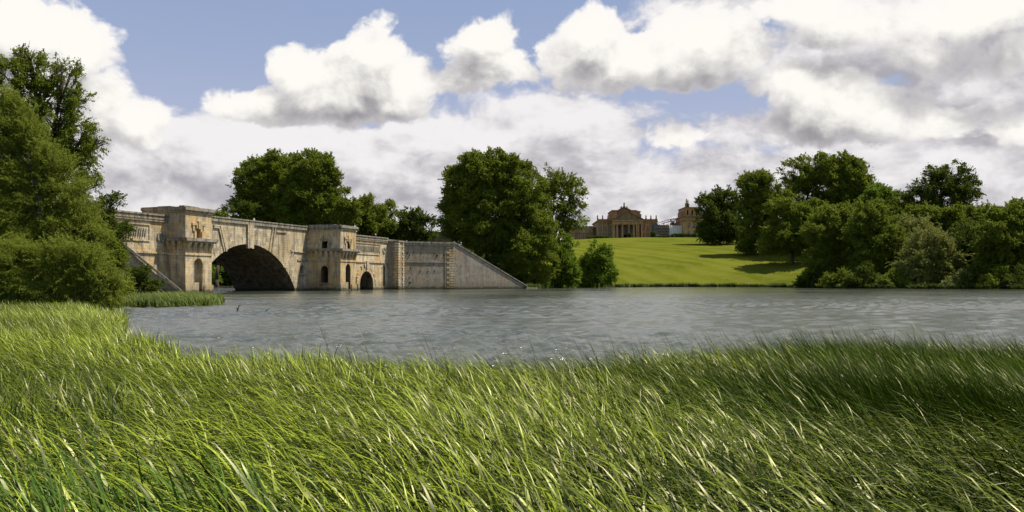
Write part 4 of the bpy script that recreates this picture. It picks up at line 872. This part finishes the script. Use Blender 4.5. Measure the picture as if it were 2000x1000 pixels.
# vans / cabins by the palace
for i, (x0, x1, zt, lab) in enumerate(((1281.5, 1287, 462, 'dark cabin with a white roof in front of the scaffold'), (1393, 1399, 460, 'grey site cabin under the dark tree right of the palace, leftmost of three'), (1406, 1414, 460, 'grey site cabin under the dark tree, middle of three'), (1421, 1436, 460, 'long grey site cabin under the dark tree, rightmost of three'))):
    yy = PY-6 if i == 0 else 505.0; kk = yy/F; e = tag(empty('site_cabin', ((((x0+x1)/2)-1000)*kk, yy, gz((x0-1000)*kk, yy))), lab, 'cabin', 'site cabins')
    hw = (x1-x0)/2*kk; zt_ = EYE+(HZ-zt)*kk-e.location.z
    zt_ = max(2.4, min(zt_, 3.6))
    b = MB(); b.box(-hw, hw, 0, 3, 0, zt_); b.build('cabin_body', M_NET, e); b = MB(); b.box(-hw-.1, hw+.1, -.1, 3.1, zt_, zt_+.25); b.build('cabin_roof', M_WHITE if i == 0 else M_STEEL, e)
    b = MB(); b.box(-hw*.5, hw*.1, -.04, .02, 0.1, zt_*.8); b.build('door', M_LEAD, e)
# clipped hedges and bushes at the top of the lawn
def hedge(px0, px1, py, h, Y, label, name='hedge', cat='hedge', seed=1):
    kk = Y/F; rng = np.random.default_rng(seed); X0 = (px0-1000)*kk; X1 = (px1-1000)*kk; cxh = (X0+X1)/2; zg = gz(cxh, Y)
    n = int((X1-X0)*h*9)+30; c_3 = np.stack([rng.uniform(X0, X1, n)-cxh, rng.uniform(0, 1.8, n), rng.uniform(0, h, n)], 1)
    e = tag(empty(name, (cxh, Y, zg)), label, cat, 'clipped hedges below the palace'); v, f, tn = leaves(c_3, np.full(n, .25), 9, .32, .6, rng); mesh_np('foliage', v, f, LM['hedge'], e, tint=tn); return e
hy = 560
hedge(1146, 1157, 468, 1.6, hy, 'low clipped hedge in front of the left palace wing', seed=1)
hedge(1158, 1196, 468, 1.7, hy, 'long low hedge in front of the left half of the palace', seed=2)
hedge(1226.5, 1234.5, 463, 3.3, hy, 'squarish clipped bush before the portico columns', 'bush', 'bush', 3)
hedge(1271, 1281, 461, 4.0, hy, 'larger squarish clipped bush below the right end of the main block', 'bush', 'bush', 4)
hedge(1311, 1361, 464, 2.6, hy, 'long hedge below the white sheeting and corner tower', seed=5)
hedge(1363, 1390, 466, 2.2, hy, 'short hedge between corner tower and the dark tree', seed=6)
hedge(1287, 1309, 470, 1.2, hy, 'thin low hedge in front of the boarded scaffold', seed=7)

# outbuilding beyond the far end of the bridge
ob = tag(empty('outbuilding', (*at(835, 470, 345).xy, 12)), 'plain brown stone outbuilding between the trees beyond the bridge', 'building'); 
kk = 345/F; X0 = (835-1000)*kk
b = MB(); b.box((838-1000)*kk-X0, (884-1000)*kk-X0, 0, 9, 0, EYE+(HZ-454)*kk-12); b.build('wall', M_PD, ob)
b = MB(); b.box((837-1000)*kk-X0, (885-1000)*kk-X0, -.4, 9.4, EYE+(HZ-454)*kk-12, EYE+(HZ-452.3)*kk-12); b.build('roof', M_LEAD, ob)
b = MB(); b.box((765-1000)*kk-X0, (838-1000)*kk-X0-.01, 1, 2, 0, EYE+(HZ-464)*kk-12); b.build('yard_wall', M_PD, ob)

# ------------------------------------------------------------------ people looking over the parapet
def person(loc, cloth, hair, label, face=0.0):
    e = tag(empty('person', loc, face), label, 'person', 'people on the bridge')
    sk = {'pelvis': (0, 0, .95), 'chest': (0, 0, 1.35), 'neck': (0, 0, 1.5), 'head': (0, -.02, 1.63), 'top': (0, -.01, 1.74),
          'sl': (-.19, 0, 1.43), 'el': (-.26, -.06, 1.15), 'hl': (-.2, -.3, 1.1), 'sr': (.19, 0, 1.43), 'er': (.26, -.06, 1.15), 'hr': (.2, -.3, 1.1),
          'kl': (-.11, -.02, .5), 'fl': (-.11, 0, .07), 'tl': (-.12, -.16, .04), 'kr': (.11, -.02, .5), 'fr': (.11, 0, .07), 'tr': (.12, -.16, .04)}
    rad = dict(pelvis=.15, chest=.15, neck=.06, head=.1, top=.06, sl=.07, el=.045, hl=.035, sr=.07, er=.045, hr=.035, kl=.07, fl=.045, tl=.035, kr=.07, fr=.045, tr=.035)
    ed = ['pelvis chest', 'chest neck', 'neck head', 'head top', 'chest sl', 'sl el', 'el hl', 'chest sr', 'sr er', 'er hr', 'pelvis kl', 'kl fl', 'fl tl', 'pelvis kr', 'kr fr', 'fr tr']
    nm = list(sk); me = bpy.data.meshes.new('body'); me.from_pydata([sk[n] for n in nm], [[nm.index(x) for x in s.split()] for s in ed], [])
    o = bpy.data.objects.new('body', me); COL.objects.link(o); o.parent = e; md = o.modifiers.new('skin', 'SKIN')
    for n, sv in zip(nm, me.skin_vertices[0].data): sv.radius = (rad[n], rad[n]); sv.use_root = n == 'pelvis'
    o.modifiers.new('sub', 'SUBSURF').levels = 1
    bpy.context.view_layer.update(); m2 = bpy.data.meshes.new_from_object(o.evaluated_get(bpy.context.evaluated_depsgraph_get())); o.modifiers.clear(); o.data = m2
    m2.materials.clear(); m2.materials.append(M_SKIN)
    b = MB(); b.lathe((0, 0, .9), [(.2, 0), (.21, .15), (.23, .4), (.235, .52), (.12, .62)], 10); b.build('shirt', cloth, e)
    b = MB(); b.lathe((0, .02, 1.6), [(.115, 0), (.13, .06), (.12, .13), (.06, .19)], 10); b.build('hair', hair, e)
    return e
for i, (px, tt, nn, cl_, hr_, lab) in enumerate(((496, None, -1.2, M_WCLOTH, M_HAIR, 'person in white at the parapet above the great arch'),
    (794, None, -3, M_PINK, M_HAIR, 'person in pale pink at the far end of the bridge, leftmost of the group'), (806.5, None, -3, M_WCLOTH, M_HAIR, 'person in white walking at the far end of the bridge, second of the group'),
    (811.5, None, -3.5, M_REDCLOTH, M_HAIR, 'person in red top at the far end of the bridge'), (815, None, -3, M_BLUECLOTH, M_HAIR, 'person in blue top at the far end of the bridge, rightmost of the group'))):
    t_, _ = pl(px, 470, nn); wx_, wy_ = Bp(t_, nn); zp = 14.28 if i == 0 else 13.0
    person((wx_, wy_, zp), cl_, hr_, lab, RZ-math.pi/2*0)
# dead branches sticking out of the water
def deadbranch(px, py, segs, label):
    Y = EYE*F/(py-HZ); e = tag(empty('dead_branch', at(px, py, Y)), label, 'branch', 'dead branches in the water'); b = MB(); k_ = Y/F
    for (x0, y0, x1, y1, r0, r1) in segs: b.tube((x0*k_, .1*x0*k_, y0*k_), (x1*k_, .1*x1*k_, y1*k_), r0, r1, 5)
    b.build('twigs', M_TWIG, e)
deadbranch(464, 609, [(-3, -6, 0, 3, .08, .06), (0, 3, 2.5, 10, .06, .035), (2.5, 10, 6, 15, .03, .012), (0, 3, -2.5, 10, .035, .012), (2.5, 10, 1.5, 15, .02, .01)], 'forked dead branch poking up from the lake')
deadbranch(520, 610, [(-8, -5, 0, 3, .04, .03), (0, 3, 8, 9, .03, .01), (0, 3, 2, 8, .02, .01)], 'thin dead twig leaning low over the lake, right of the forked branch')
print('TREE faces', sum(n for _, n in TREES), 'objects', len(bpy.data.objects))
